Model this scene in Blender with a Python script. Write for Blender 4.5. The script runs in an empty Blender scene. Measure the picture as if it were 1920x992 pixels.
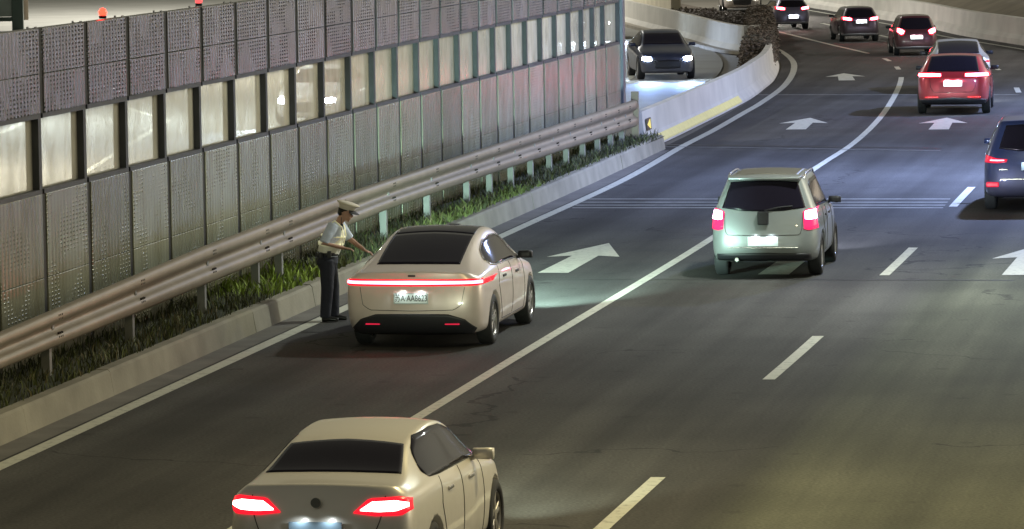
import bpy, bmesh, math, random
from mathutils import Vector, Matrix, noise
from mathutils.bvhtree import BVHTree
random.seed(7)
C = bpy.context.scene.collection
R = math.radians
# ------------------------------------------------------------------ camera
scn = bpy.context.scene
CAM_H, CAM_PITCH, CAM_ROLL, CAM_F = 6.46967621, 0.08325401, -0.01538812, 8810.92
ct, st = math.cos(CAM_PITCH), math.sin(CAM_PITCH)
cfwd = Vector((0, ct, -st)); up0 = Vector((0, st, ct)); rt0 = Vector((1, 0, 0))
cright = rt0 * math.cos(CAM_ROLL) + up0 * math.sin(CAM_ROLL)
cup = -rt0 * math.sin(CAM_ROLL) + up0 * math.cos(CAM_ROLL)
cam = bpy.data.cameras.new('camera'); cam_o = bpy.data.objects.new('camera', cam); C.objects.link(cam_o)
cam.sensor_fit = 'HORIZONTAL'; cam.sensor_width = 36.0; cam.lens = CAM_F / 1920 * 36
cam.clip_start = 1; cam.clip_end = 5000
m = Matrix.Identity(4)
for k in range(3):
    m[k][0] = cright[k]; m[k][1] = cup[k]; m[k][2] = -cfwd[k]
m[2][3] = CAM_H
cam_o.matrix_world = m
scn.camera = cam_o
# ------------------------------------------------------------------ world, light, exposure
scn.render.engine = 'CYCLES'
scn.view_settings.view_transform = 'Standard'; scn.view_settings.look = 'None'
scn.view_settings.exposure = 1.0; scn.view_settings.gamma = 1.0
scn.cycles.use_denoising = True
scn.cycles.max_bounces = 6; scn.cycles.transparent_max_bounces = 16
scn.cycles.sample_clamp_indirect = 4
w = bpy.data.worlds.new('World'); scn.world = w; w.use_nodes = True
nt = w.node_tree; nt.nodes.clear()
sky = nt.nodes.new('ShaderNodeTexSky'); sky.sky_type = 'NISHITA'; sky.sun_disc = False
sky.sun_elevation = R(12); sky.sun_rotation = R(60); sky.air_density = 1.0; sky.dust_density = 4.0
hsv = nt.nodes.new('ShaderNodeHueSaturation'); hsv.inputs['Saturation'].default_value = 0.15
bg = nt.nodes.new('ShaderNodeBackground'); bg.inputs['Strength'].default_value = 0.03
wo = nt.nodes.new('ShaderNodeOutputWorld')
tint = nt.nodes.new('ShaderNodeMix'); tint.data_type = 'RGBA'; tint.blend_type = 'MULTIPLY'; tint.inputs[0].default_value = 1; tint.inputs[7].default_value = (1, .95, .74, 1)
nt.links.new(sky.outputs[0], hsv.inputs['Color']); nt.links.new(hsv.outputs[0], tint.inputs[6]); nt.links.new(tint.outputs[2], bg.inputs['Color']); nt.links.new(bg.outputs[0], wo.inputs['Surface'])
LAMP_W = 1950.0

# ------------------------------------------------------------------ alignment helpers
O0 = Vector((-3.79, 62.47)); AH = R(9.9)
AX = Vector((math.sin(AH), math.cos(AH))); NX = Vector((math.cos(AH), -math.sin(AH)))
def G(s, wv, z=0.0):
    """point s metres along the straight edge line and wv metres to its right"""
    p = O0 + AX * s + NX * wv
    return Vector((p.x, p.y, z))
def P(x, y, z=0.0):
    """surveyed point: where the photograph's (x, y) meets height z"""
    d = cfwd * CAM_F + cright * (x - 960) + cup * (496 - y)
    t = (z - CAM_H) / d.z
    return Vector((0, 0, CAM_H)) + d * t
def catmull(pts, n=8):
    out = []
    p = [Vector(q) for q in pts]
    p = [p[0] * 2 - p[1]] + p + [p[-1] * 2 - p[-2]]
    for i in range(1, len(p) - 2):
        for k in range(n):
            t = k / n
            out.append(0.5 * ((2 * p[i]) + (-p[i - 1] + p[i + 1]) * t + (2 * p[i - 1] - 5 * p[i] + 4 * p[i + 1] - p[i + 2]) * t * t + (-p[i - 1] + 3 * p[i] - 3 * p[i + 1] + p[i + 2]) * t ** 3))
    out.append(p[-2]); return out
def offset(line, d):
    out = []
    for i, q in enumerate(line):
        a = line[max(0, i - 1)]; b = line[min(len(line) - 1, i + 1)]
        t = (b - a).to_2d().normalized()
        out.append(Vector((q.x + t.y * d, q.y - t.x * d, 0)))
    return out
def v2(l): return [Vector((a, b, 0)) for a, b in l]
def interp(x, tab):
    if x <= tab[0][0]: return tab[0][1]
    for (a, u), (b, v) in zip(tab, tab[1:]):
        if x <= b: return u + (v - u) * (x - a) / (b - a)
    return tab[-1][1]
st_ = lambda s, wv: tuple(G(s, wv).xy)
LINE1 = catmull(v2([st_(-70, 0), st_(-30, 0), st_(0, -.04), st_(22, -.08), st_(36, -.1), (4.0, 109.8), (5.05, 116.6), (6.15, 124.3), (7.0, 130.3), (8.2, 140.1), (9.15, 151), (9.6, 160), (9.6, 170), (9.1, 180), (8.0, 192), (6, 206)]))
LINE2 = catmull(v2([st_(-70, 3.75), st_(-30, 3.75), st_(0, 3.75), st_(20.5, 3.78), (6.6, 101.4), (8.1, 110.5), (9.6, 121.6), (11.06, 134.4), (12.07, 144.6), (12.5, 151.1), (12.7, 157.5), (12.5, 163.5), (11.8, 172.1), (11.2, 180.2), (10.6, 187.7), (9, 205), (7, 222)]))
LINE3 = catmull(v2([st_(-70, 7.4), st_(-15, 7.4), st_(4, 7.5), st_(20, 7.5), (9.2, 94), (11.5, 107.5), (13.4, 122), (14.6, 134.9), (15.35, 144.5), (15.55, 154), (15.3, 165), (14.5, 178), (13.4, 192), (12, 207), (10, 224)]))
LINE4 = catmull(v2([st_(-70, 12.2), st_(-10, 12.2), st_(20, 11.8), (15.0, 106.5), (17.2, 122), (18.4, 136), (18.8, 150), (18.3, 162), (17.3, 172), (16.5, 179.6), (15.9, 190.5), (14.5, 206), (12.5, 226)]))

# ------------------------------------------------------------------ materials
MATS = {}
def mat(name, col=(.5, .5, .5), rough=.6, metal=0., emit=None, es=0., coat=0., spec=.5, bump=None, var=None):
    """var=(scale, amount) colour noise, bump=(scale, strength)"""
    if name in MATS: return MATS[name]
    mm = bpy.data.materials.new(name); mm.use_nodes = True
    n = mm.node_tree; b = n.nodes['Principled BSDF']
    b.inputs['Base Color'].default_value = (*col, 1); b.inputs['Roughness'].default_value = rough
    b.inputs['Metallic'].default_value = metal; b.inputs['Coat Weight'].default_value = coat
    b.inputs['Specular IOR Level'].default_value = spec
    if emit: b.inputs['Emission Color'].default_value = (*emit, 1); b.inputs['Emission Strength'].default_value = es
    tc = n.nodes.new('ShaderNodeTexCoord')
    if var:
        ns = n.nodes.new('ShaderNodeTexNoise'); ns.inputs['Scale'].default_value = var[0]; ns.inputs['Detail'].default_value = 6
        n.links.new(tc.outputs['Object'], ns.inputs['Vector'])
        mr = n.nodes.new('ShaderNodeMapRange'); mr.inputs[1].default_value = .3; mr.inputs[2].default_value = .7
        mr.inputs[3].default_value = 1 - var[1]; mr.inputs[4].default_value = 1 + var[1]
        n.links.new(ns.outputs['Fac'], mr.inputs[0])
        mx = n.nodes.new('ShaderNodeMix'); mx.data_type = 'RGBA'; mx.blend_type = 'MULTIPLY'; mx.inputs[0].default_value = 1
        mx.inputs[6].default_value = (*col, 1); n.links.new(mr.outputs[0], mx.inputs[7]); n.links.new(mx.outputs[2], b.inputs['Base Color'])
    if bump:
        ns = n.nodes.new('ShaderNodeTexNoise'); ns.inputs['Scale'].default_value = bump[0]; ns.inputs['Detail'].default_value = 4
        n.links.new(tc.outputs['Object'], ns.inputs['Vector'])
        bp = n.nodes.new('ShaderNodeBump'); bp.inputs['Strength'].default_value = bump[1]; bp.inputs['Distance'].default_value = .02
        n.links.new(ns.outputs['Fac'], bp.inputs['Height']); n.links.new(bp.outputs[0], b.inputs['Normal'])
    MATS[name] = mm; return mm

def asphalt():
    mm = bpy.data.materials.new('asphalt'); mm.use_nodes = True; n = mm.node_tree; L = n.links; b = n.nodes['Principled BSDF']
    tc = n.nodes.new('ShaderNodeTexCoord')
    mp = n.nodes.new('ShaderNodeMapping'); mp.vector_type = 'POINT'; mp.inputs['Rotation'].default_value = (0, 0, AH); L.new(tc.outputs['Object'], mp.inputs[0])
    sx = n.nodes.new('ShaderNodeSeparateXYZ'); L.new(mp.outputs[0], sx.inputs[0])   # x now runs across the road
    x0 = O0.x * math.cos(AH) - O0.y * math.sin(AH)
    across = n.nodes.new('ShaderNodeMath'); across.operation = 'SUBTRACT'; across.inputs[1].default_value = x0; L.new(sx.outputs[0], across.inputs[0])
    def mr(src, a, b_, c, d, smooth=True):
        q = n.nodes.new('ShaderNodeMapRange'); q.interpolation_type = 'SMOOTHSTEP' if smooth else 'LINEAR'
        for k, v in enumerate((a, b_, c, d)): q.inputs[k + 1].default_value = v
        L.new(src, q.inputs[0]); return q.outputs[0]
    def mul(a, c):
        q = n.nodes.new('ShaderNodeMath'); q.operation = 'MULTIPLY'; L.new(a, q.inputs[0]); L.new(c, q.inputs[1]); return q.outputs[0]
    # paler mix to the right of the dashed line, fading out farther along
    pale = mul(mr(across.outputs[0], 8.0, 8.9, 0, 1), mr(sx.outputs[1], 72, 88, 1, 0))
    n1 = n.nodes.new('ShaderNodeTexNoise'); n1.inputs['Scale'].default_value = .35; n1.inputs['Detail'].default_value = 5; L.new(mp.outputs[0], n1.inputs['Vector'])
    mp2 = n.nodes.new('ShaderNodeMapping'); mp2.inputs['Scale'].default_value = (1.6, .05, 1); L.new(mp.outputs[0], mp2.inputs[0])
    n2 = n.nodes.new('ShaderNodeTexNoise'); n2.inputs['Scale'].default_value = 1.; n2.inputs['Detail'].default_value = 3; L.new(mp2.outputs[0], n2.inputs['Vector'])
    n3 = n.nodes.new('ShaderNodeTexNoise'); n3.inputs['Scale'].default_value = 26; n3.inputs['Detail'].default_value = 2; L.new(tc.outputs['Object'], n3.inputs['Vector'])
    v = mul(mul(mr(n1.outputs['Fac'], .3, .7, .86, 1.14), mr(n2.outputs['Fac'], .3, .7, .78, 1.2)), mr(n3.outputs['Fac'], .3, .7, .8, 1.2))
    def m2_(op, a, c):
        q = n.nodes.new('ShaderNodeMath'); q.operation = op
        for k, val in enumerate((a, c)):
            if isinstance(val, (int, float)): q.inputs[k].default_value = val
            elif val is not None: L.new(val, q.inputs[k])
        return q.outputs[0]
    # tyre-polished wheel tracks, two per 3.75 m lane
    trk = m2_('COSINE', m2_('MULTIPLY', across.outputs[0], 2 * math.pi / 1.875), None)
    v = mul(v, mr(mul(trk, mr(sx.outputs[1], 100, 115, 1, 0)), -1, 1, .90, 1.10))
    # sealed cracks
    dn = n.nodes.new('ShaderNodeTexNoise'); dn.inputs['Scale'].default_value = .6; dn.inputs['Detail'].default_value = 4; L.new(mp.outputs[0], dn.inputs['Vector'])
    va = n.nodes.new('ShaderNodeVectorMath'); va.operation = 'ADD'; L.new(mp.outputs[0], va.inputs[0])
    vs_ = n.nodes.new('ShaderNodeVectorMath'); vs_.operation = 'SCALE'; vs_.inputs['Scale'].default_value = 2.5; L.new(dn.outputs['Color'], vs_.inputs[0]); L.new(vs_.outputs[0], va.inputs[1])
    vo = n.nodes.new('ShaderNodeTexVoronoi'); vo.feature = 'DISTANCE_TO_EDGE'; vo.inputs['Scale'].default_value = .11; L.new(va.outputs[0], vo.inputs['Vector'])
    crk = mul(m2_('LESS_THAN', vo.outputs['Distance'], .0035), m2_('GREATER_THAN', n1.outputs['Fac'], .5))
    v = mul(v, m2_('SUBTRACT', 1.0, m2_('MULTIPLY', crk, .45)))
    # oil drips and spots
    vd = n.nodes.new('ShaderNodeTexVoronoi'); vd.inputs['Scale'].default_value = 1.1; L.new(mp.outputs[0], vd.inputs['Vector'])
    v = mul(v, mr(vd.outputs['Distance'], .05, .16, .78, 1))
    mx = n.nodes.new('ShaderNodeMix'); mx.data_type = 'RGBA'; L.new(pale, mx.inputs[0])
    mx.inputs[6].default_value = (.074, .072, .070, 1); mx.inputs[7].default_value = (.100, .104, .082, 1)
    m2 = n.nodes.new('ShaderNodeMix'); m2.data_type = 'RGBA'; m2.blend_type = 'MULTIPLY'; m2.inputs[0].default_value = 1
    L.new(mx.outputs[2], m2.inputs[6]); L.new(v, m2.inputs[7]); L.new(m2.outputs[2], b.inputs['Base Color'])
    b.inputs['Roughness'].default_value = .8; b.inputs['Specular IOR Level'].default_value = .15
    bp = n.nodes.new('ShaderNodeBump'); bp.inputs['Strength'].default_value = .25; bp.inputs['Distance'].default_value = .01
    L.new(n3.outputs['Fac'], bp.inputs['Height']); L.new(bp.outputs[0], b.inputs['Normal'])
    return mm

def louvre(name, col, hscale, seed, patch, holes=0.):
    """painted steel acoustic panel: vertical corrugation with rows of pressed louvre slots; object X along the wall, Z up"""
    mm = bpy.data.materials.new(name); mm.use_nodes = True; n = mm.node_tree; L = n.links; b = n.nodes['Principled BSDF']
    tc = n.nodes.new('ShaderNodeTexCoord'); sx = n.nodes.new('ShaderNodeSeparateXYZ'); L.new(tc.outputs['Object'], sx.inputs[0])
    def M(op, a, c=None):
        q = n.nodes.new('ShaderNodeMath'); q.operation = op
        for k, v in enumerate((a, c)):
            if v is None: continue
            if isinstance(v, (int, float)): q.inputs[k].default_value = v
            else: L.new(v, q.inputs[k])
        return q.outputs[0]
    cx = M('SINE', M('MULTIPLY', sx.outputs[0], 2 * math.pi / .16))
    cz = M('SINE', M('MULTIPLY', sx.outputs[2], 2 * math.pi / hscale))
    pn = n.nodes.new('ShaderNodeTexNoise'); pn.noise_dimensions = '4D'; pn.inputs['W'].default_value = seed + 3; pn.inputs['Scale'].default_value = 1.6; pn.inputs['Detail'].default_value = 2; L.new(tc.outputs['Object'], pn.inputs['Vector'])
    pm_ = n.nodes.new('ShaderNodeMapRange'); pm_.inputs[1].default_value = patch[0]; pm_.inputs[2].default_value = patch[1]; pm_.inputs[3].default_value = .06; L.new(pn.outputs['Fac'], pm_.inputs[0])
    slot = M('MULTIPLY', M('MULTIPLY', M('GREATER_THAN', cx, .1), M('MAXIMUM', cz, 0.0)), pm_.outputs[0])
    nz = n.nodes.new('ShaderNodeTexNoise'); nz.inputs['Scale'].default_value = 1.1; nz.inputs['Detail'].default_value = 4; nz.noise_dimensions = '4D'; nz.inputs['W'].default_value = seed
    L.new(tc.outputs['Object'], nz.inputs['Vector'])
    h = M('ADD', M('MULTIPLY', cx, .2), M('MULTIPLY', slot, 1.0))
    h = M('ADD', h, M('MULTIPLY', nz.outputs['Fac'], .35))
    bp = n.nodes.new('ShaderNodeBump'); bp.inputs['Strength'].default_value = .8; bp.inputs['Distance'].default_value = .012
    L.new(h, bp.inputs['Height']); L.new(bp.outputs[0], b.inputs['Normal'])
    sc = n.nodes.new('ShaderNodeTexNoise'); sc.inputs['Scale'].default_value = 2.5; sc.inputs['Detail'].default_value = 8
    mpz = n.nodes.new('ShaderNodeMapping'); mpz.inputs['Scale'].default_value = (1, 1, .3); L.new(tc.outputs['Object'], mpz.inputs[0]); L.new(mpz.outputs[0], sc.inputs['Vector'])
    cr = n.nodes.new('ShaderNodeValToRGB'); cr.color_ramp.elements[0].position = .35; cr.color_ramp.elements[1].position = .6
    cr.color_ramp.elements[0].color = (col[0] * .82, col[1] * .8, col[2] * .74, 1); cr.color_ramp.elements[1].color = (*col, 1)
    L.new(sc.outputs['Fac'], cr.inputs[0])
    oi = n.nodes.new('ShaderNodeObjectInfo'); orr = n.nodes.new('ShaderNodeMapRange'); orr.inputs[3].default_value = .72; orr.inputs[4].default_value = 1.08; L.new(oi.outputs['Random'], orr.inputs[0])
    crm = n.nodes.new('ShaderNodeMix'); crm.data_type = 'RGBA'; crm.blend_type = 'MULTIPLY'; crm.inputs[0].default_value = 1; L.new(cr.outputs[0], crm.inputs[6]); L.new(orr.outputs[0], crm.inputs[7])
    dk = n.nodes.new('ShaderNodeMix'); dk.data_type = 'RGBA'; dk.blend_type = 'MULTIPLY'
    L.new(M('MULTIPLY', slot, .3), dk.inputs[0]); L.new(crm.outputs[2], dk.inputs[6]); dk.inputs[7].default_value = (.12, .12, .12, 1)
    L.new(dk.outputs[2], b.inputs['Base Color'])
    if holes:
        tp = n.nodes.new('ShaderNodeBsdfTransparent'); ms = n.nodes.new('ShaderNodeMixShader'); om = n.nodes['Material Output']
        L.new(M('MULTIPLY', M('GREATER_THAN', slot, .35), holes), ms.inputs[0]); L.new(b.outputs[0], ms.inputs[1]); L.new(tp.outputs[0], ms.inputs[2]); L.new(ms.outputs[0], om.inputs[0])
    b.inputs['Metallic'].default_value = .5; b.inputs['Roughness'].default_value = .26
    MATS[name] = mm; return mm

def pane_mat():
    mm = bpy.data.materials.new('dusty_acrylic'); mm.use_nodes = True; n = mm.node_tree; L = n.links; n.nodes.clear()
    out = n.nodes.new('ShaderNodeOutputMaterial')
    tr = n.nodes.new('ShaderNodeBsdfTransparent'); tr.inputs[0].default_value = (.95, .95, .9, 1)
    gl = n.nodes.new('ShaderNodeBsdfGlossy'); gl.inputs['Roughness'].default_value = .2; gl.inputs[0].default_value = (.6, .6, .6, 1)
    df = n.nodes.new('ShaderNodeBsdfDiffuse'); df.inputs[0].default_value = (.85, .83, .72, 1)
    tl = n.nodes.new('ShaderNodeBsdfTranslucent'); tl.inputs[0].default_value = (.85, .83, .72, 1)
    dd = n.nodes.new('ShaderNodeMixShader'); dd.inputs[0].default_value = .5; L.new(df.outputs[0], dd.inputs[1]); L.new(tl.outputs[0], dd.inputs[2])
    tc = n.nodes.new('ShaderNodeTexCoord'); mp = n.nodes.new('ShaderNodeMapping'); mp.inputs['Scale'].default_value = (1.6, 1.6, .7); L.new(tc.outputs['Object'], mp.inputs[0])
    ns = n.nodes.new('ShaderNodeTexNoise'); ns.inputs['Scale'].default_value = 1.6; ns.inputs['Detail'].default_value = 5; L.new(mp.outputs[0], ns.inputs['Vector'])
    mr = n.nodes.new('ShaderNodeMapRange'); mr.inputs[1].default_value = .35; mr.inputs[2].default_value = .7; mr.inputs[3].default_value = .30; mr.inputs[4].default_value = .55
    L.new(ns.outputs['Fac'], mr.inputs[0])
    a = n.nodes.new('ShaderNodeMixShader'); L.new(mr.outputs[0], a.inputs[0]); L.new(tr.outputs[0], a.inputs[1]); L.new(dd.outputs[0], a.inputs[2])
    lw = n.nodes.new('ShaderNodeFresnel'); lw.inputs[0].default_value = 1.45
    bp = n.nodes.new('ShaderNodeBump'); bp.inputs['Strength'].default_value = .15; bp.inputs['Distance'].default_value = .02; L.new(ns.outputs['Fac'], bp.inputs['Height']); L.new(bp.outputs[0], gl.inputs['Normal'])
    c = n.nodes.new('ShaderNodeMixShader'); geo = n.nodes.new('ShaderNodeNewGeometry'); sb = n.nodes.new('ShaderNodeMath'); sb.operation = 'SUBTRACT'; sb.inputs[0].default_value = 1; L.new(geo.outputs['Backfacing'], sb.inputs[1])
    ml = n.nodes.new('ShaderNodeMath'); ml.operation = 'MULTIPLY'; L.new(sb.outputs[0], ml.inputs[0]); L.new(lw.outputs[0], ml.inputs[1]); ml2 = n.nodes.new('ShaderNodeMath'); ml2.operation = 'MULTIPLY'; L.new(ml.outputs[0], ml2.inputs[0]); ml2.inputs[1].default_value = .6
    L.new(ml2.outputs[0], c.inputs[0]); L.new(a.outputs[0], c.inputs[1]); L.new(gl.outputs[0], c.inputs[2])
    L.new(c.outputs[0], out.inputs[0]); return mm

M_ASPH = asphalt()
M_LINE = mat('road_paint', (.60, .60, .53), .55, bump=(80, .2))
def wear(mm, col, under):
    n = mm.node_tree; L = n.links; b = n.nodes['Principled BSDF']; tc = n.nodes.new('ShaderNodeTexCoord')
    a = n.nodes.new('ShaderNodeTexNoise'); a.inputs['Scale'].default_value = 7; a.inputs['Detail'].default_value = 8; a.inputs['Roughness'].default_value = .7; L.new(tc.outputs['Object'], a.inputs['Vector'])
    q = n.nodes.new('ShaderNodeMapRange'); q.inputs[1].default_value = .52; q.inputs[2].default_value = .68; q.inputs[3].default_value = 0; q.inputs[4].default_value = .65; L.new(a.outputs['Fac'], q.inputs[0])
    mx = n.nodes.new('ShaderNodeMix'); mx.data_type = 'RGBA'; L.new(q.outputs[0], mx.inputs[0]); mx.inputs[6].default_value = (*col, 1); mx.inputs[7].default_value = (*under, 1); L.new(mx.outputs[2], b.inputs['Base Color'])
wear(M_LINE, (.62, .62, .54), (.12, .12, .11))
M_CONC = mat('concrete', (.27, .25, .195), .85, var=(1.3, .22), bump=(25, .3))
M_CONC2 = mat('pale_concrete', (.58, .56, .51), .8, var=(.8, .12), bump=(25, .2))
M_GUT = mat('gutter_concrete', (.17, .16, .145), .85, var=(1.5, .2), bump=(25, .3))
M_SOIL = mat('soil', (.035, .04, .02), .95, var=(3, .3), bump=(12, .6))
M_GALV = mat('galvanised_steel', (.25, .205, .15), .5, metal=.35, var=(2, .12), bump=(6, .12))
M_POST = mat('post_steel', (.13, .135, .14), .45, metal=.5, var=(4, .15))
M_BLACK = mat('black_rubber', (.012, .012, .013), .7)
M_DARK = mat('dark_plastic', (.02, .02, .024), .5)
M_GLASS = mat('dark_glass', (.012, .010, .018), .08, spec=.28)
M_PANE = pane_mat()

# ------------------------------------------------------------------ mesh helpers
def tag(o, label=None, cat=None, group=None, kind=None):
    if label: o['label'] = label
    if cat: o['category'] = cat
    if group: o['group'] = group
    if kind: o['kind'] = kind
    return o
def link(name, me, parent=None, loc=None, rotz=None):
    o = bpy.data.objects.new(name, me); C.objects.link(o)
    if parent: o.parent = parent
    if loc is not None: o.location = loc
    if rotz is not None: o.rotation_euler = (0, 0, rotz)
    return o
def empty(name, loc=(0, 0, 0), rotz=0.): return link(name, None, None, loc, rotz)
def obj(name, bm, material, parent=None, smooth=False, mats=None):
    me = bpy.data.meshes.new(name); bmesh.ops.recalc_face_normals(bm, faces=bm.faces) if not getattr(bm, 'keepn', False) else None
    bm.to_mesh(me); bm.free()
    for mm in (mats or [material]): me.materials.append(mm)
    if smooth: me.shade_smooth()
    return link(name, me, parent)
def bbox(bm, x0, x1, y0, y1, z0, z1, mtx=None, bev=0.):
    r = bmesh.ops.create_cube(bm, size=1.0)
    for v in r['verts']:
        v.co = Vector((x0 + (v.co.x + .5) * (x1 - x0), y0 + (v.co.y + .5) * (y1 - y0), z0 + (v.co.z + .5) * (z1 - z0)))
    vs = r['verts']
    if bev:
        es = list({e for v in vs for e in v.link_edges})
        q = bmesh.ops.bevel(bm, geom=es, offset=bev, segments=2, affect='EDGES', profile=.5)
        vs = list({v for f in q['faces'] for v in f.verts} | {v for v in vs if v.is_valid})
    if mtx is not None:
        for v in vs: v.co = mtx @ v.co
    return vs
def tube(bm, pts, rad, n=8, cap=True):
    rings = []
    pts = [Vector(p) for p in pts]
    for i, p in enumerate(pts):
        t = (pts[min(i + 1, len(pts) - 1)] - pts[max(i - 1, 0)]).normalized()
        u = t.cross(Vector((0, 0, 1)))
        if u.length < .1: u = t.cross(Vector((1, 0, 0)))
        u.normalize(); v = t.cross(u)
        r = rad[i] if isinstance(rad, list) else rad
        ra, rb = r if isinstance(r, tuple) else (r, r)
        rings.append([bm.verts.new(p + u * math.cos(a) * ra + v * math.sin(a) * rb) for a in [2 * math.pi * k / n for k in range(n)]])
    for a, b in zip(rings, rings[1:]):
        for k in range(n): bm.faces.new((a[k], a[(k + 1) % n], b[(k + 1) % n], b[k]))
    if cap: bm.faces.new(rings[0]); bm.faces.new(rings[-1])
def lathe(bm, prof, n=32, axis='X', mtx=None):
    """prof = [(along axis, radius)]"""
    rings = []
    for a, r in prof:
        ring = []
        for k in range(n):
            t = 2 * math.pi * k / n
            c = Vector((a, r * math.cos(t), r * math.sin(t))) if axis == 'X' else Vector((r * math.cos(t), r * math.sin(t), a))
            ring.append(bm.verts.new(mtx @ c if mtx is not None else c))
        rings.append(ring)
    for a, b in zip(rings, rings[1:]):
        for k in range(n): bm.faces.new((a[k], a[(k + 1) % n], b[(k + 1) % n], b[k]))
    bm.faces.new(rings[0]); bm.faces.new(rings[-1])
def sweep(bm, line, prof, closed=True, zf=None):
    """extrude the profile [(offset right, z)] along a ground line"""
    rings = []
    for i, q in enumerate(line):
        a = line[max(0, i - 1)]; b = line[min(len(line) - 1, i + 1)]
        t = (b - a).to_2d().normalized(); dz = zf(i) if zf else 0
        rings.append([bm.verts.new((q.x + t.y * w_, q.y - t.x * w_, z_ + dz)) for w_, z_ in prof])
    n = len(prof)
    for a, b in zip(rings, rings[1:]):
        for k in range(n if closed else n - 1): bm.faces.new((a[k], a[(k + 1) % n], b[(k + 1) % n], b[k]))
    if closed: bm.faces.new(rings[0]); bm.faces.new(rings[-1])
def ribbon(bm, line, w0, w1, z):
    sweep(bm, line, [(w0, z), (w1, z)], closed=False)
def poly(bm, pts): bm.faces.new([bm.verts.new(p) for p in pts])
def evaluated(o, name=None):
    dg = bpy.context.evaluated_depsgraph_get(); dg.update()
    me = bpy.data.meshes.new_from_object(o.evaluated_get(dg), depsgraph=dg)
    return me
def between(line, ya, yb): return [q for q in line if ya <= q.y <= yb]

# ------------------------------------------------------------------ ground and roads
bm = bmesh.new(); poly(bm, [(-1500, -300, -.03), (1500, -300, -.03), (1500, 3000, -.03), (-1500, 3000, -.03)])
tag(obj('ground', bm, mat('earth', (.17, .155, .13), .9, var=(.2, .15), bump=(2, .4))), kind='structure')
def strip_between(la, lb, z, name, material):
    bm = bmesh.new(); n = 150
    def samp(l):
        d = [0]
        for a, b in zip(l, l[1:]): d.append(d[-1] + (b - a).length)
        out = []
        for k in range(n + 1):
            t = d[-1] * k / n; j = 0
            while j < len(d) - 2 and d[j + 1] < t: j += 1
            f = (t - d[j]) / max(1e-6, d[j + 1] - d[j]); out.append(l[j].lerp(l[j + 1], min(1, f)))
        return out
    A, B = samp(la), samp(lb)
    va = [bm.verts.new((p.x, p.y, z)) for p in A]; vb = [bm.verts.new((p.x, p.y, z)) for p in B]
    for k in range(n): bm.faces.new((va[k], vb[k], vb[k + 1], va[k + 1]))
    return tag(obj(name, bm, material), kind='structure')
EDGE_L = offset(LINE1, -.42); EDGE_R = offset(LINE4, .75)
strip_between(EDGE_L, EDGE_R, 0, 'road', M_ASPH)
# opposite carriageway: on the far side of the noise barrier, then round the bend
OPP_R = offset([q for q in LINE1], -2.35)
OPP_R = [q for q in OPP_R if q.y < 178] + v2([(6.6, 186), (4.6, 202), (2, 222), (-4, 260), (-14, 420)])
OPP_L = v2([st_(-70, -16), st_(-30, -16), st_(30, -16), (-14, 125), (-20, 150), (-26, 180), (-40, 215), (-120, 420)])
M_OPP = mat('pale_worn_asphalt', (.27, .265, .24), .7, var=(.5, .12), bump=(40, .3))
strip_between(OPP_L, OPP_R, 0, 'opposite_road', M_OPP)
bm = bmesh.new()
oc = catmull([P(1168, 156), P(1192, 137), P(1204, 118), P(1203, 104), P(1190, 93), P(1168, 85)])
ribbon(bm, oc, -.1, .1, .005)
ribbon(bm, [P(1100, 153), P(1218, 156)], -.18, .18, .005)
l_ = offset(OPP_L, 1.0); ribbon(bm, l_, -.08, .08, .005)
l_ = offset(OPP_L, 4.9); ribbon(bm, l_, -.08, .08, .005)
for k in range(0, 40):
    pass
tag(obj('opposite_lane_marking', bm, M_LINE), kind='structure')
# lane lines
bm = bmesh.new()
ribbon(bm, [q for q in LINE1 if q.y < 185], -.10, .10, .005)
tag(obj('edge_line', bm, M_LINE), kind='structure')
bm = bmesh.new()
ribbon(bm, [q for q in LINE2 if q.y < 145.0], -.08, .08, .005)
for ya, yb in ((150.0, 152.5), (156.6, 159.0)): ribbon(bm, between(catmull(LINE2, 4), ya, yb), -.08, .08, .005)
ribbon(bm, [q for q in LINE2 if q.y > 163], -.08, .08, .005)
tag(obj('solid_lane_line', bm, M_LINE), kind='structure')
bm = bmesh.new()
L3F = catmull([q for q in LINE3], 6)
for k in range(-2, 12):
    y0 = 59.3 + 14.85 * k
    if 100 < y0 < 122: continue
    seg = [q for q in L3F if y0 - .05 <= q.y <= y0 + 5.8]
    if y0 > 122: seg = [q for q in L3F if y0 <= q.y <= y0 + 3.2]
    if len(seg) > 1: ribbon(bm, seg, -.08, .08, .005)
tag(obj('dashed_lane_line', bm, M_LINE), kind='structure')
bm = bmesh.new(); ribbon(bm, LINE4, -.08, .08, .005)
tag(obj('outer_edge_line', bm, M_LINE), kind='structure')
bm = bmesh.new()
for y in (373.5, 379.5, 385, 390):
    a, b = P(1092 - (y - 373) * 1.1, y), P(1782 - (y - 373) * .8, y)
    ribbon(bm, [a, b], -.07, .07, .0045)
tag(obj('rumble_line', bm, mat('thin_worn_paint', (.42, .42, .38), .6, var=(4, .3))), kind='structure')
bm = bmesh.new()
ribbon(bm, [P(1232, 272), P(1760, 279)], -.3, -.02, .0045); ribbon(bm, [P(1232, 276), P(1760, 283)], -.25, 0, .0045)
ribbon(bm, [P(860, 523), P(1900, 526)], -.03, .03, .0045)
tag(obj('expansion_joint', bm, mat('joint_tar', (.035, .033, .035), .5, var=(4, .2))), kind='structure')
bm = bmesh.new(); ribbon(bm, [P(1225, 178), P(1910, 178)], -.16, .16, .0045); ribbon(bm, [P(1240, 276), P(1760, 284)], -.2, -.06, .0075)
tag(obj('worn_cross_band', bm, mat('worn_band_paint', (.2, .2, .19), .6, var=(4, .3))), kind='structure')
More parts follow.
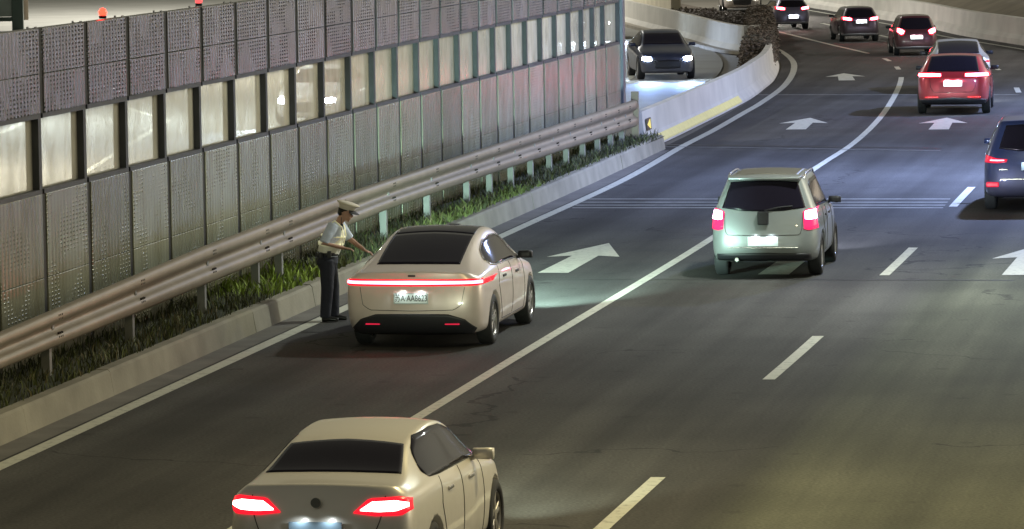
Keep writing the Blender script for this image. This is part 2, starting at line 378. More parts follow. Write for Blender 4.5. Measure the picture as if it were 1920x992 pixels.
# arrows
def arrow(p, head, ln=6.0, k=1.0):
    bm = bmesh.new(); hw = .25 * k
    pts = [(-hw, 0), (hw, 0), (hw * .9, ln * .56), (.62 * k, ln * .52), (0, ln), (-.62 * k, ln * .52), (-hw * .9, ln * .56)]
    c, s = math.cos(head), math.sin(head)
    v = [bm.verts.new((p.x + x * c + y * s, p.y - x * s + y * c, .005)) for x, y in pts]
    for f in ((0, 1, 2, 6), (6, 2, 4), (2, 3, 4), (6, 4, 5)): bm.faces.new([v[i] for i in f])
    tag(obj('lane_arrow', bm, M_LINE), kind='structure')
arrow(P(1037, 512), R(9.9)); arrow(P(1450, 515), R(9.9)); arrow(P(1908, 516), R(9.9))
arrow(P(1492, 243), R(7.5), 5.4); arrow(P(1760, 243), R(7.5), 5.4); arrow(P(1588, 151), R(3), 5.0)

# gutter, kerb, verge
V_END = 47.3
VLINE = [q for q in LINE1 if (Vector(q) - G(0, 0)).dot(Vector((AX.x, AX.y, 0))) < V_END + .6]
bm = bmesh.new(); ribbon(bm, VLINE, -.62, -.14, .006)
tag(obj('gutter', bm, M_GUT), kind='structure')
KW = [(0, -.04), (22, -.08), (36, -.1), (47.5, -.24)]
bm = bmesh.new()
for k in range(-16, 12):
    s0, s1 = k * 4.0, min(k * 4.0 + 3.985, V_END)
    dz = random.uniform(-.006, .006); dw = random.uniform(-.006, .006)
    w0_ = interp(s0, KW); w1_ = interp(s1, KW)
    sweep(bm, [G(s0, w0_), G(s1, w1_)], [(-.50 + dw, 0), (-.55 + dw, .30 + dz), (-.58 + dw, .335 + dz), (-.74, .335 + dz), (-.76, 0)])
tag(obj('kerb', bm, M_CONC), kind='structure')
bm = bmesh.new(); nn = 100
rows = []
for k in range(nn + 1):
    s = -70 + (V_END + 70) * k / nn
    rows.append([bm.verts.new(G(s, wv, .29 + .05 * noise.noise(Vector((s * .7, wv * 2, 0))))) for wv in (-.74, -1.0, -1.3, -1.6, -2.2)])
for a, b in zip(rows, rows[1:]):
    for k in range(4): bm.faces.new((a[k], a[k + 1], b[k + 1], b[k]))
tag(obj('verge_soil', bm, M_SOIL), kind='structure')

# grass on the verge
def grass_mesh():
    bm = bmesh.new()
    for i in range(12000):
        s = random.uniform(-14, V_END); wv = -random.uniform(.74, 1.95)
        d = noise.noise(Vector((s * .55, wv * 1.5, 3)))
        if d < -.35 and random.random() < .8: continue
        lush = 1.0 if ((16 < s < 30 and wv > -1.15) or 6.5 < s < 12) else 0.
        h = random.uniform(.05, .17) * (1 + .9 * max(0, d)) * (1.15 if lush else 1)
        a = random.uniform(0, 6.28); wd = random.uniform(.006, .012) * (2.2 if lush and random.random() < .6 else 1)
        p = G(s, wv, .29); t = Vector((math.cos(a), math.sin(a), 0)); bend = Vector((random.uniform(-.6, .6), random.uniform(-.6, .6), 0)) * h
        v = [bm.verts.new(p - t * wd), bm.verts.new(p + t * wd), bm.verts.new(p + t * wd * .8 + Vector((0, 0, h * .6)) + bend * .3), bm.verts.new(p - t * wd * .8 + Vector((0, 0, h * .6)) + bend * .3), bm.verts.new(p + Vector((0, 0, h)) + bend)]
        f1 = bm.faces.new(v[:4]); f2 = bm.faces.new((v[3], v[2], v[4]))
        mi = 1 if random.random() < (.75 if lush else .25) else (2 if random.random() < .12 else 0)
        if 6.2 < s < 10.5 and random.random() < .75: mi = 3  # brighter blades carry the headlight spill in their colour
        f1.material_index = f2.material_index = mi
    return bm
g = obj('verge_grass', grass_mesh(), None, mats=[mat('grass_dark', (.055, .062, .028), .85), mat('grass_light', (.13, .155, .045), .7), mat('grass_dry', (.2, .17, .09), .8), mat('grass_headlit', (.26, .36, .05), .7)])
tag(g, 'low weedy grass growing along the verge under the steel guardrail', 'grass', kind='stuff')

# ------------------------------------------------------------------ noise barrier
WALL_W = -2.0
joints = [-26.5, -24.3, -22.1, -19.85, -17.6, -15.35, -13.1, -10.9, -8.75, -6.58, -4.38, -2.17, .06, 2.28, 4.47, 6.61, 8.82, 11.02, 13.1, 15.29, 17.46, 19.49, 21.52, 23.53, 25.52, 27.61, 29.6, 31.54, 33.41, 35.35, 37.23, 39.13, 41.01, 42.81, 44.4, 45.96, 48.3]
Z0, ZWB, ZWT, ZT = .25, 2.45, 3.42, 4.56
base = G(0, WALL_W)
WROT = math.pi / 2 - AH        # local +X runs along the wall, local -Y faces the road
wall = empty('noise_barrier', base, WROT)
tag(wall, 'long tall grey noise barrier of louvred steel panels with a row of clear windows', 'noise barrier')
M_LOW = louvre('grey_louvre_panel', (.50, .51, .40), .055, 1.0, (.5, .62))
M_UP = louvre('grey_upper_louvre_panel', (.30, .295, .30), .055, 5.0, (.42, .54), .85)
M_PLAIN = mat('panel_frame_steel', (.26, .26, .25), .4, metal=.4, var=(3, .15))
for a, b in zip(joints, joints[1:]):
    cx = (a + b) / 2; hw = (b - a) / 2
    def put(name, bm, m_, par=wall, sm=False):
        o = obj(name, bm, m_, par, sm); return o
    # post: H section whose near flange shows at each joint
    bm = bmesh.new()
    bbox(bm, a - .045, a + .05, -.04, -.028, Z0, ZT + .02); bbox(bm, a - .03, a + .03, .066, .08, Z0, ZT + .02); bbox(bm, a - .012, a + .012, -.028, .066, Z0, ZT)
    po = put('post', bm, M_POST)
    bm = bmesh.new(); bbox(bm, a - .085, a + .105, -.08, -.041, Z0, ZWB - .032); bbox(bm, a - .085, a + .105, -.08, -.041, ZWT + .042, ZT)
    put('joint_seal', bm, M_BLACK, po)
    # lower panel: two stacked cassettes, front face 20 mm proud of the flange
    bm = bmesh.new()
    for z0, z1 in ((Z0, 1.33), (1.336, ZWB - .03)): bbox(bm, a + .11, b - .09, -.10, .05, z0, z1, bev=.008)
    put('lower_panel', bm, M_LOW)
    bm = bmesh.new()
    for z0, z1 in ((ZWT + .04, 3.97), (3.977, ZT)): bbox(bm, a + .11, b - .09, -.10, .05, z0, z1, bev=.008)
    put('upper_panel', bm, M_UP)
    bm = bmesh.new()
    x0, x1 = a + .051, b - .046
    bbox(bm, x0, x1, -.088, .088, ZWB - .03, ZWB + .03); bbox(bm, x0, x1, -.088, .088, ZWT - .02, ZWT + .04)
    bbox(bm, x0, x0 + .05, -.05, .088, ZWB + .03, ZWT - .02); bbox(bm, x1 - .12, x1, -.086, .088, ZWB + .03, ZWT - .02)
    fr = put('window_frame', bm, mat('window_frame_steel', (.06, .065, .075), .5, metal=.4, var=(4, .15)))
    bm = bmesh.new(); bbox(bm, x0 + .05, x1 - .12, .005, .017, ZWB + .03, ZWT - .02)
    put('window_pane', bm, M_PANE, fr)
bm = bmesh.new(); bbox(bm, 48.2, 48.55, -.16, .16, Z0, ZT + .1, bev=.01)
o = obj('end_post', bm, mat('end_post_steel', (.16, .18, .21), .4, metal=.5, var=(3, .1)), wall)
# bare plinth under the panels
bm = bmesh.new(); sweep(bm, [G(-27, WALL_W), G(48.6, WALL_W)], [(-.14, 0), (-.14, Z0 - .003), (.14, Z0 - .003), (.14, 0)])
o = obj('plinth', bm, M_CONC, None); o.parent = wall; o.matrix_parent_inverse = (Matrix.Translation(base) @ Matrix.Rotation(WROT, 4, 'Z')).inverted()

# red warning beacons on the barrier top
M_REDL = mat('red_lamp_lens', (.6, .01, .005), .3, emit=(1, .012, .006), es=9)
def beacon(s, z, label, on=True):
    r = empty('warning_beacon', G(s, WALL_W, z)); tag(r, label, 'warning light', 'red beacons on the barrier top')
    r.scale = (.8, .8, .8); bm = bmesh.new(); bbox(bm, -.06, .06, -.06, .06, 0, .05, bev=.008); obj('base', bm, M_DARK, r)
    bm = bmesh.new(); lathe(bm, [(.05, .03), (.06, .065), (.12, .07), (.16, .045), (.175, .01)], 16, 'Z')
    obj('lens', bm, M_REDL if on else mat('red_lamp_dim', (.5, .03, .03), .3, emit=(1, .1, .1), es=.8), r, True)
    return r
beacon(1.35, ZT + .01, 'glowing red warning beacon on top of the noise barrier near its left end')
beacon(6.9, ZT + .01, 'dim red warning beacon on the noise barrier top, right of the glowing one', False)

# ------------------------------------------------------------------ guardrail
rail = empty('guardrail', G(0, -1.2)); rail.rotation_euler = (0, 0, WROT)
tag(rail, 'dull galvanised corrugated steel guardrail in front of the noise barrier', 'guardrail')
RB = [(-14, .60), (-7, .64), (3, .72), (16.5, .83), (26, .78), (45, .62)]
RT = [(-14, 1.02), (-7, 1.08), (3.4, 1.27), (13, 1.34), (23, 1.32), (45.5, 1.24)]
def rail_prof(s, thick=0.):
    zb, zt = interp(s, RB), interp(s, RT); h = zt - zb
    # two waves: outward faces toward the road = local -Y
    prof = [(0.0, -.0), (.03, -.05), (.10, -.08), (.22, -.085), (.31, -.08), (.37, -.03), (.44, .02), (.5, .03), (.56, .02), (.63, -.03), (.69, -.08), (.78, -.085), (.90, -.08), (.97, -.05), (1.0, .0)]
    return [(y + thick, zb + f * h) for f, y in prof]
bm = bmesh.new(); rows = []
ss = [-20 + k * .5 for k in range(int(65.6 / .5) + 1)]
for s in ss:
    front = rail_prof(s); back = rail_prof(s, .006)
    rows.append([bm.verts.new((s, y, z)) for y, z in front] + [bm.verts.new((s, y, z)) for y, z in reversed(back)])
for a, b in zip(rows, rows[1:]):
    n_ = len(a)
    for k in range(n_): bm.faces.new((a[k], a[(k + 1) % n_], b[(k + 1) % n_], b[k]))
bm.faces.new(rows[0]); bm.faces.new(rows[-1])
obj('rail_beam', bm, M_GALV, rail, True)
bm = bmesh.new(); s = 45.75
bbox(bm, s - .06, s + .03, -.07, .10, .3, 1.42, bev=.006)
obj('end_plate', bm, M_GALV, rail)
s = -15.65; k = 0
M_BOLT = mat('bolt_steel', (.05, .045, .04), .5, metal=.6)
for s in (-15.65, -11.9, -8.2, -4.35, -.2, 3.9, 7.3, 8.9, 12.9, 17.0, 20.9, 24.8, 27.2, 29.6, 31.9, 34.2, 36.4, 38.6, 40.7, 42.6, 44.3):
    bm = bmesh.new()
    zt = interp(s, RT) - .06
    bbox(bm, s - .055, s + .055, .06, .072, .2, zt); bbox(bm, s - .055, s - .045, .072, .17, .2, zt); bbox(bm, s + .045, s + .055, .072, .17, .2, zt)
    bbox(bm, s - .05, s + .05, .016, .058, interp(s, RB) + .12, zt - .05)
    po = obj('post', bm, mat('post_galvanised', (.24, .24, .23), .5, metal=.3, var=(3, .15)), rail)
    bm = bmesh.new()
    zb_, zt_ = interp(s, RB), interp(s, RT); h = zt_ - zb_
    for f in (.26, .74):
        for dx in (-.08, .08, .0):
            for dz in (-.022, .022):
                lathe(bm, [(-.088, .013), (-.06, .015)], 8, 'X', Matrix.Translation((s + dx, 0, zb_ + (f + .06) * h + dz)) @ Matrix.Rotation(math.pi / 2, 4, 'Z'))
    obj('bolts', bm, M_BOLT, po)

# ------------------------------------------------------------------ concrete barriers
NJ = [q for q in catmull([G(47.5, -1.1), G(56, -1.24), G(69.4, -1.54), G(77.3, -1.95), P(1452, 150), P(1461, 128), P(1455, 112)])]
nj_p = [(.0, .0), (0, .08), (-.16, .30), (-.22, .86), (-.40, .86), (-.46, .30), (-.62, .08), (-.62, 0)]
b_ = empty('concrete_barrier', NJ[0]); tag(b_, 'smooth pale concrete median barrier curving along the edge line past the guardrail end', 'barrier')
def shift(o, root):
    for v in o.data.vertices: v.co -= root.location
    o.parent = root; return o
bm = bmesh.new(); sweep(bm, NJ, nj_p); shift(obj('barrier_body', bm, M_CONC2), b_)
bm = bmesh.new(); l_ = [q for q in NJ if q.y < 131]
sweep(bm, l_, [(.0045, .05), (.0045, .082), (-.105, .232), (-.13, .23), (-.10, .15), (-.03, .05)])
shift(obj('yellow_stripe', bm, mat('yellow_foot_tone', (.88, .78, .30), .45, var=(5, .08))), b_)  # even yellow strip along the near part of the barrier foot
# delineator: black square with a yellow arrow
u = (NJ[1] - NJ[0]).normalized(); nrm = Vector((u.y, -u.x, 0))
def fr_(p, dx, dz, dn=0.): return p + u * dx + nrm * dn + Vector((0, 0, dz))
pc = NJ[0] + u * .8 + nrm * (-.165) + Vector((0, 0, .53))
bm = bmesh.new()
for a_, c_ in (((-.42, -.14), (.42, .14)),):
    vs = [fr_(pc, x, z, n - (z * .09)) for n in (0.0, .014) for x, z in ((a_[0], a_[1]), (c_[0], a_[1]), (c_[0], c_[1]), (a_[0], c_[1]))]
    q = [bm.verts.new(v) for v in vs]
    for f in ((0, 1, 2, 3), (4, 5, 6, 7), (0, 1, 5, 4), (1, 2, 6, 5), (2, 3, 7, 6), (3, 0, 4, 7)): bm.faces.new([q[i] for i in f])
dl = shift(obj('delineator', bm, M_DARK), b_)
bm = bmesh.new()
poly(bm, [fr_(pc, x, z, .018 - z * .09) - b_.location for x, z in ((-.32, 0), (.15, -.11), (.3, -.11), (.3, .11), (.15, .11))])
obj('arrow_mark', bm, mat('yellow_reflector', (.9, .75, .15), .3, emit=(1, .8, .2), es=.25), dl)  # small emission stands in for light the mark would throw back
# inner face barrier seen across the bend
IB = catmull([P(1440, 98), P(1400, 102), P(1345, 94), P(1262, 70), P(1165, 44), P(1050, 6)])
ib = empty('inner_barrier', IB[0]); tag(ib, 'low pale concrete barrier round the bend lit by oncoming headlights', 'barrier')
bm = bmesh.new(); sweep(bm, IB, [(.0, 0), (0, .1), (.14, .3), (.18, .98), (.36, .98), (.4, 0)]); shift(obj('barrier_body', bm, M_CONC2), ib)
bm = bmesh.new(); sweep(bm, IB, [(-.32, 0), (-.32, .12), (-.006, .12), (-.006, 0)]); shift(obj('barrier_footing', bm, mat('footing', (.3, .27, .22), .8, var=(2, .2))), ib)
# taller retaining wall behind it
pa, pb = P(1236, 52), P(1100, 12)
rw = empty('retaining_wall', pa); tag(rw, 'tall cream concrete retaining wall with panel seams behind the bend barrier', 'wall')
d = (pb - pa).normalized(); bk = Vector((-d.y, d.x, 0)); bk = bk if bk.y > 0 else -bk
pa2 = pa + bk * .5
bm = bmesh.new()
for k in range(8):
    a_ = pa2 + d * (k * 3.0); c_ = pa2 + d * (k * 3.0 + 2.97)
    for z0, z1 in ((0, 1.9), (1.93, 3.8)):
        vs = [bm.verts.new((p.x, p.y, z)) for z in (z0, z1) for p in (a_, c_, c_ + bk * .4, a_ + bk * .4)]
        for f in ((0, 1, 2, 3), (4, 5, 6, 7), (0, 1, 5, 4), (1, 2, 6, 5), (2, 3, 7, 6), (3, 0, 4, 7)): bm.faces.new([vs[i] for i in f])
shift(obj('wall_panel', bm, mat('cream_concrete', (.55, .5, .38), .8, var=(1, .12), bump=(20, .2))), rw)
# right hand wall
RWL = [q for q in offset(LINE4, .75)]
rr = empty('parapet_wall', RWL[0]); tag(rr, 'grey concrete parapet wall along the outer right side of the bend', 'wall')
bm = bmesh.new(); sweep(bm, RWL, [(0, 0), (0.02, .2), (.16, .35), (.2, .95), (.45, .95), (.45, 0)]); shift(obj('parapet_body', bm, M_CONC2), rr)

# slopes beyond (brown earth bank to the right, verge island in the bend)
bm = bmesh.new(); ol = offset(LINE4, 1.3)
sweep(bm, [q for q in ol if q.y > 100], [(0, .3), (1.5, .9), (4, 1.8), (9, 3.0), (40, 6)], closed=False)
tag(obj('earth_bank', bm, mat('dry_earth', (.21, .18, .13), .95, var=(.6, .25), bump=(3, .6))), kind='structure')
# ground island inside the bend, raised brown soil
bm = bmesh.new(); n0 = 40
isl = [P(1400, 108), P(1440, 103), P(1452, 85), P(1452, 60), P(1440, 40), P(1330, 18), P(1240, 0), P(1236, 48), P(1300, 72), P(1390, 92)]
poly(bm, [(p.x, p.y, .02) for p in isl]); bmesh.ops.triangulate(bm, faces=bm.faces)
tag(obj('median_ground', bm, mat('brown_soil', (.10, .082, .065), .95, var=(.8, .25), bump=(4, .6))), kind='structure')

# hedge inside the bend
def hedge(name, label, path, hgt, wid, n, cols, cat='hedge'):
    root = empty(name, path[0]); tag(root, label, cat)
    bm = bmesh.new(); L_ = len(path) - 1
    for i in range(n):
        t = random.random() * L_; k = min(int(t), L_ - 1); p = path[k].lerp(path[k + 1], t - k)
        top = hgt * (.8 + .35 * noise.noise(Vector((p.x * .9, p.y * .35, 1)))); z = top * random.random() ** .6
        lim = wid * (1 - .35 * (z / top) ** 2)
        off = random.uniform(-1, 1) * lim
        c = p + Vector((off, random.uniform(-1, 1) * wid, z)) - root.location
        a, b, s_ = random.uniform(0, 6.28), random.uniform(-1, 1), random.uniform(.04, .09)
        t1 = Vector((math.cos(a), math.sin(a), b * .7)).normalized(); t2 = t1.cross(Vector((random.uniform(-1, 1), random.uniform(-1, 1), 1))).normalized()
        vs = [bm.verts.new(c + t1 * s_), bm.verts.new(c + t2 * s_ * .5), bm.verts.new(c - t1 * s_), bm.verts.new(c - t2 * s_ * .5)]
        f = bm.faces.new(vs); f.material_index = random.choice((0, 0, 1))
    obj('foliage', bm, None, root, mats=cols)
    for i in range(int(L_ * 4)):
        bm = bmesh.new()
        t = random.random() * L_; k = min(int(t), L_ - 1); p = path[k].lerp(path[k + 1], t - k) - root.location
        tube(bm, [p, p + Vector((random.uniform(-.2, .2), random.uniform(-.2, .2), hgt * .8))], [.03, .01], 5)
        obj('stem', bm, mat('twig', (.08, .06, .04), .9), root)
    return root
hp = catmull([P(1418, 134), P(1424, 120), P(1428, 105), P(1429, 90), P(1426, 76), P(1420, 64)], 4)
hedge('hedge', 'dark brown shrub hedge filling the inside of the road bend', hp, 1.25, .62, 34000, [mat('hedge_leaf_brown', (.21, .165, .13), .85), mat('hedge_leaf_olive', (.13, .115, .09), .85)])
hp2 = [P(1246, 40), P(1300, 52), P(1350, 62), P(1385, 66)]
hedge('hedge', 'low grey-brown scrub behind the bend barrier, beside the retaining wall', hp2, .8, 1.3, 20000, [mat('hedge_leaf_grey', (.24, .21, .2), .85), mat('hedge_leaf_olive')])

# far end-left sign frame beyond the opposite carriageway
fp = P(34, 58); sg = empty('sign_frame', fp); tag(sg, 'dark green steel sign frame standing beyond the barrier at the top left corner', 'sign')
bm = bmesh.new(); bbox(bm, -.24, .24, -.15, .15, 0, 6, bev=.02); obj('post', bm, mat('green_steel', (.045, .07, .06), .45, metal=.3), sg)
bm = bmesh.new(); bbox(bm, -6, -.25, -.1, .1, .42, .60); bbox(bm, -6, -.25, -.1, .1, 3.2, 3.4); obj('crossbar', bm, MATS['green_steel'], sg)
bm = bmesh.new(); bbox(bm, -6, -.25, -.03, .03, .62, 3.19); obj('panel', bm, mat('sign_back', (.2, .24, .22), .5, metal=.2, var=(1, .1)), sg)
# ------------------------------------------------------------------ vehicles
# local axes: origin on the ground below the rear bumper, +Y forward, +X right
FR = (-1, -.6, 0, .6, 1)
def shell(S):
    z0 = S.get('z0', .2)
    rings = []
    rings.append([(y, w_, z) for y, w_, z in S['rear']])
    for y, W, zt, wt, zb in S['st']:
        rings.append([(y, W * .93, z0), (y, W * .985, z0 + .1), (y, W, .56), (y, W * .992, zb - .15), (y, W * .95, zb), (y, wt, zt - .03)])
    rings.append([(y, w_, z) for y, w_, z in S['front']])
    J = len(rings) - 1
    bm = bmesh.new(); V = {}
    def vert(j, i, c):
        # only surface cells are made
        if (j, i, c) in V: return V[j, i, c]
        y, w_, z = rings[j][i]; f = FR[c]
        if j == 0: y -= S.get('bulge', .10) * (1 - f * f)
        if j == J: y += .16 * (1 - f * f)
        if i == 5: z += .035 * (1 - f * f)
        V[j, i, c] = bm.verts.new((w_ * f, y, z)); return V[j, i, c]
    for j in range(J):
        for i in range(5):
            bm.faces.new((vert(j, i, 0), vert(j, i + 1, 0), vert(j + 1, i + 1, 0), vert(j + 1, i, 0)))
            bm.faces.new((vert(j, i, 4), vert(j + 1, i, 4), vert(j + 1, i + 1, 4), vert(j, i + 1, 4)))
        for c in range(4):
            bm.faces.new((vert(j, 5, c), vert(j, 5, c + 1), vert(j + 1, 5, c + 1), vert(j + 1, 5, c)))
            bm.faces.new((vert(j, 0, c), vert(j + 1, 0, c), vert(j + 1, 0, c + 1), vert(j, 0, c + 1)))
    for i in range(5):
        for c in range(4):
            bm.faces.new((vert(0, i, c), vert(0, i, c + 1), vert(0, i + 1, c + 1), vert(0, i + 1, c)))
            bm.faces.new((vert(J, i, c), vert(J, i + 1, c), vert(J, i + 1, c + 1), vert(J, i, c + 1)))
    bmesh.ops.recalc_face_normals(bm, faces=bm.faces)
    cr = bm.edges.layers.float.new('crease_edge')
    for (j, i, c), v in V.items():
        for (dj, di, dc), k in (((1, 0, 0), S.get('cr', .35)),):
            if i == 4 and c in (0, 4) and (j + 1, i, c) in V:
                e = bm.edges.get((v, V[j + 1, i, c]));
                if e: e[cr] = k
            if i == 5 and c in (0, 4) and (j + 1, i, c) in V:
                e = bm.edges.get((v, V[j + 1, i, c]))
                if e: e[cr] = .45
        if j == 0 and i in S.get('rcr', (5,)) and (0, i, c + 1) in V:
            e = bm.edges.get((v, V[0, i, c + 1]))
            if e: e[cr] = .7
    me = bpy.data.meshes.new('shell'); bm.to_mesh(me); bm.free()
    o = bpy.data.objects.new('shell', me); C.objects.link(o)
    sb = o.modifiers.new('s', 'SUBSURF'); sb.levels = 3; sb.render_levels = 3
    m2 = evaluated(o)
    bt = bmesh.new(); bt.from_mesh(m2); bvh = BVHTree.FromBMesh(bt); bt.free()
    # wheel wells
    o.modifiers.clear(); o.data = m2
    cut = bmesh.new(); r = S['wr'] + .045
    for ya in S['axles']:
        for sd in (-1, 1):
            W = S['W']; a, b = sorted((sd * (W - .30), sd * (W + .3)))
            lathe(cut, [(a, r), (b, r)], 40, 'X', Matrix.Translation((0, ya, S['wr'])))
    bmesh.ops.recalc_face_normals(cut, faces=cut.faces)
    cm = bpy.data.meshes.new('cut'); cut.to_mesh(cm); cut.free(); co = bpy.data.objects.new('cut', cm); C.objects.link(co)
    bo = o.modifiers.new('b', 'BOOLEAN'); bo.operation = 'DIFFERENCE'; bo.object = co; bo.solver = 'EXACT'
    m3 = evaluated(o)
    for f in m3.polygons:
        f.material_index = 0
        c = f.center
        for ya in S['axles']:
            d = math.hypot(c.y - ya, c.z - S['wr'])
            if (abs(d - r) < .012 or (d < r and abs(abs(c.x) - (S['W'] - .30)) < .01)) and abs(c.x) < S['W'] - .01: 
                if abs(f.normal.x) < .3 or d < r - .012: f.material_index = 1
    bpy.data.objects.remove(o); bpy.data.objects.remove(co)
    m3.shade_smooth()
    return m3, bvh
def resample(c, n):
    d = [0]
    for a, b in zip(c, c[1:]): d.append(d[-1] + math.dist(a, b))
    out = []
    for k in range(n + 1):
        t = d[-1] * k / n; j = 0
        while j < len(d) - 2 and d[j + 1] < t: j += 1
        f = (t - d[j]) / max(1e-9, d[j + 1] - d[j]); out.append(tuple(a + (b - a) * f for a, b in zip(c[j], c[j + 1])))
    return out
def decal(bvh, plane, lo, hi, off=.006, nu=26, nv=8, bm=None, skirt=.012):
    bm = bm or bmesh.new()
    lo, hi = resample(lo, nu), resample(hi, nu); grid = []
    for a, b in zip(lo, hi):
        col = []
        for k in range(nv + 1):
            t = k / nv; u, v = a[0] + (b[0] - a[0]) * t, a[1] + (b[1] - a[1]) * t
            if plane == 'rear': o_, d_ = Vector((u, -6, v)), Vector((0, 1, 0))
            elif plane == 'front': o_, d_ = Vector((u, 12, v)), Vector((0, -1, 0))
            elif plane == 'right': o_, d_ = Vector((4, u, v)), Vector((-1, 0, 0))
            elif plane == 'left': o_, d_ = Vector((-4, u, v)), Vector((1, 0, 0))
            else: o_, d_ = Vector((u, v, 5)), Vector((0, 0, -1))
            h, nrm, _, _ = bvh.ray_cast(o_, d_)
            if h is None: col.append(None); continue
            if nrm.dot(d_) > 0: nrm = -nrm
            col.append((h, nrm))
        grid.append(col)
    V = [[bm.verts.new(q[0] + q[1] * off) if q else None for q in col] for col in grid]
    made = []
    for i in range(nu):
        for k in range(nv):
            q = (V[i][k], V[i + 1][k], V[i + 1][k + 1], V[i][k + 1])
            if all(q):
                try: made.append(bm.faces.new(q))
                except ValueError: pass
    # skirt down into the body
    bor = [e for e in {e for f in made for e in f.edges} if len([f for f in e.link_faces]) == 1]
    low = {}
    nm = {}
    for col, vc in zip(grid, V):
        for q, v in zip(col, vc):
            if v: nm[v] = q[1]
    for e in bor:
        for v in e.verts:
            if v not in low: low[v] = bm.verts.new(v.co - nm[v] * (off + skirt))
    for e in bor:
        a, b = e.verts
        try: bm.faces.new((a, b, low[b], low[a]))
        except ValueError: pass
    return bm
M_TYRE = mat('tyre_rubber', (.018, .018, .019), .75); M_RIM = mat('alloy_rim', (.45, .43, .42), .3, metal=.8); M_RIMD = mat('dark_disc_metal', (.05, .05, .055), .4, metal=.6)  # last one is the dark metal of the brake disc
WHEELS = {}
def wheel_meshes(r, wd, spokes):
    key = (r, wd, spokes)
    if key in WHEELS: return WHEELS[key]
    bm = bmesh.new(); h = wd / 2
    prof = [(-h * .8, r * .66), (-h, r * .72), (-h * 1.02, r * .86), (-h * .86, r * .975), (-h * .6, r), (h * .6, r), (h * .86, r * .975), (h * 1.02, r * .86), (h, r * .72), (h * .8, r * .66)]
    rings = []
    for a, q in prof: rings.append([bm.verts.new((a, q * math.cos(t), q * math.sin(t))) for t in [2 * math.pi * k / 48 for k in range(48)]])
    for a, b in zip(rings, rings[1:] + rings[:1]):
        for k in range(48): bm.faces.new((a[k], a[(k + 1) % 48], b[(k + 1) % 48], b[k]))
    bmesh.ops.recalc_face_normals(bm, faces=bm.faces); t = bpy.data.meshes.new('tyre'); bm.to_mesh(t); bm.free(); t.materials.append(M_TYRE); t.shade_smooth()
    bm = bmesh.new(); q = r * .665
    # rim lip both sides
    for sx in (-1, 1):
        rr = [[bm.verts.new((sx * a, b * math.cos(u), b * math.sin(u))) for u in [2 * math.pi * k / 48 for k in range(48)]] for a, b in ((h * .82, q * 1.01), (h * .88, q * .97), (h * .7, q * .92), (0, q * .9))]
        for a, b in zip(rr, rr[1:]):
            for k in range(48): bm.faces.new((a[k], a[(k + 1) % 48], b[(k + 1) % 48], b[k]))
    for k in range(spokes):
        a = 2 * math.pi * k / spokes
        for da in (-.16, .16):
            mtx = Matrix.Rotation(a + da, 4, 'X')
            bbox(bm, h * .45, h * .78, -.02, .02, r * .12, q * .95, mtx, .006)
    lathe(bm, [(h * .3, r * .2), (h * .82, r * .17), (h * .86, r * .08)], 20, 'X')
    bmesh.ops.recalc_face_normals(bm, faces=bm.faces)
    m_ = bpy.data.meshes.new('rim'); bm.to_mesh(m_); bm.free(); m_.materials.append(M_RIM)
    bm = bmesh.new(); lathe(bm, [(-h * .1, q * .93), (h * .05, q * .93)], 32, 'X'); d = bpy.data.meshes.new('disc'); bm.to_mesh(d); bm.free(); d.materials.append(M_RIMD)
    WHEELS[key] = (t, m_, d); return WHEELS[key]
def add_wheels(root, S):
    t, rm, dc = wheel_meshes(S['wr'], .22, S.get('spokes', 5))
    for ya in S['axles']:
        for sd in (1, -1):
            wh = link('wheel', None, root, (sd * (S['W'] - .125), ya, S['wr']), 0 if sd > 0 else math.pi)
            link('tyre', t, wh); link('rim', rm, wh); link('brake_disc', dc, wh)
def paint(name, col=(.5, .5, .5), rough=.28, metal=.25):
    new = name not in MATS; mm = mat(name, col, rough, metal=metal, coat=.6)
    if new:   # road film: dusty and rougher towards the sills
        n = mm.node_tree; L = n.links; b = n.nodes['Principled BSDF']; tc = n.nodes.new('ShaderNodeTexCoord'); sx = n.nodes.new('ShaderNodeSeparateXYZ'); L.new(tc.outputs['Object'], sx.inputs[0])
        ns = n.nodes.new('ShaderNodeTexNoise'); ns.inputs['Scale'].default_value = 4; ns.inputs['Detail'].default_value = 6; L.new(tc.outputs['Object'], ns.inputs['Vector'])
        ad = n.nodes.new('ShaderNodeMath'); ad.operation = 'MULTIPLY_ADD'; ad.inputs[1].default_value = .5; L.new(ns.outputs['Fac'], ad.inputs[0]); L.new(sx.outputs[2], ad.inputs[2])
        q = n.nodes.new('ShaderNodeMapRange'); q.inputs[1].default_value = .45; q.inputs[2].default_value = 1.15; q.inputs[3].default_value = .42; q.inputs[4].default_value = .03; L.new(ad.outputs[0], q.inputs[0])
        mx = n.nodes.new('ShaderNodeMix'); mx.data_type = 'RGBA'; L.new(q.outputs[0], mx.inputs[0]); mx.inputs[6].default_value = (*col, 1); mx.inputs[7].default_value = (.16, .14, .115, 1); L.new(mx.outputs[2], b.inputs['Base Color'])
        q2 = n.nodes.new('ShaderNodeMapRange'); q2.inputs[1].default_value = 0; q2.inputs[2].default_value = .42; q2.inputs[3].default_value = rough; q2.inputs[4].default_value = .6; L.new(q.outputs[0], q2.inputs[0]); L.new(q2.outputs[0], b.inputs['Roughness'])
    return mm
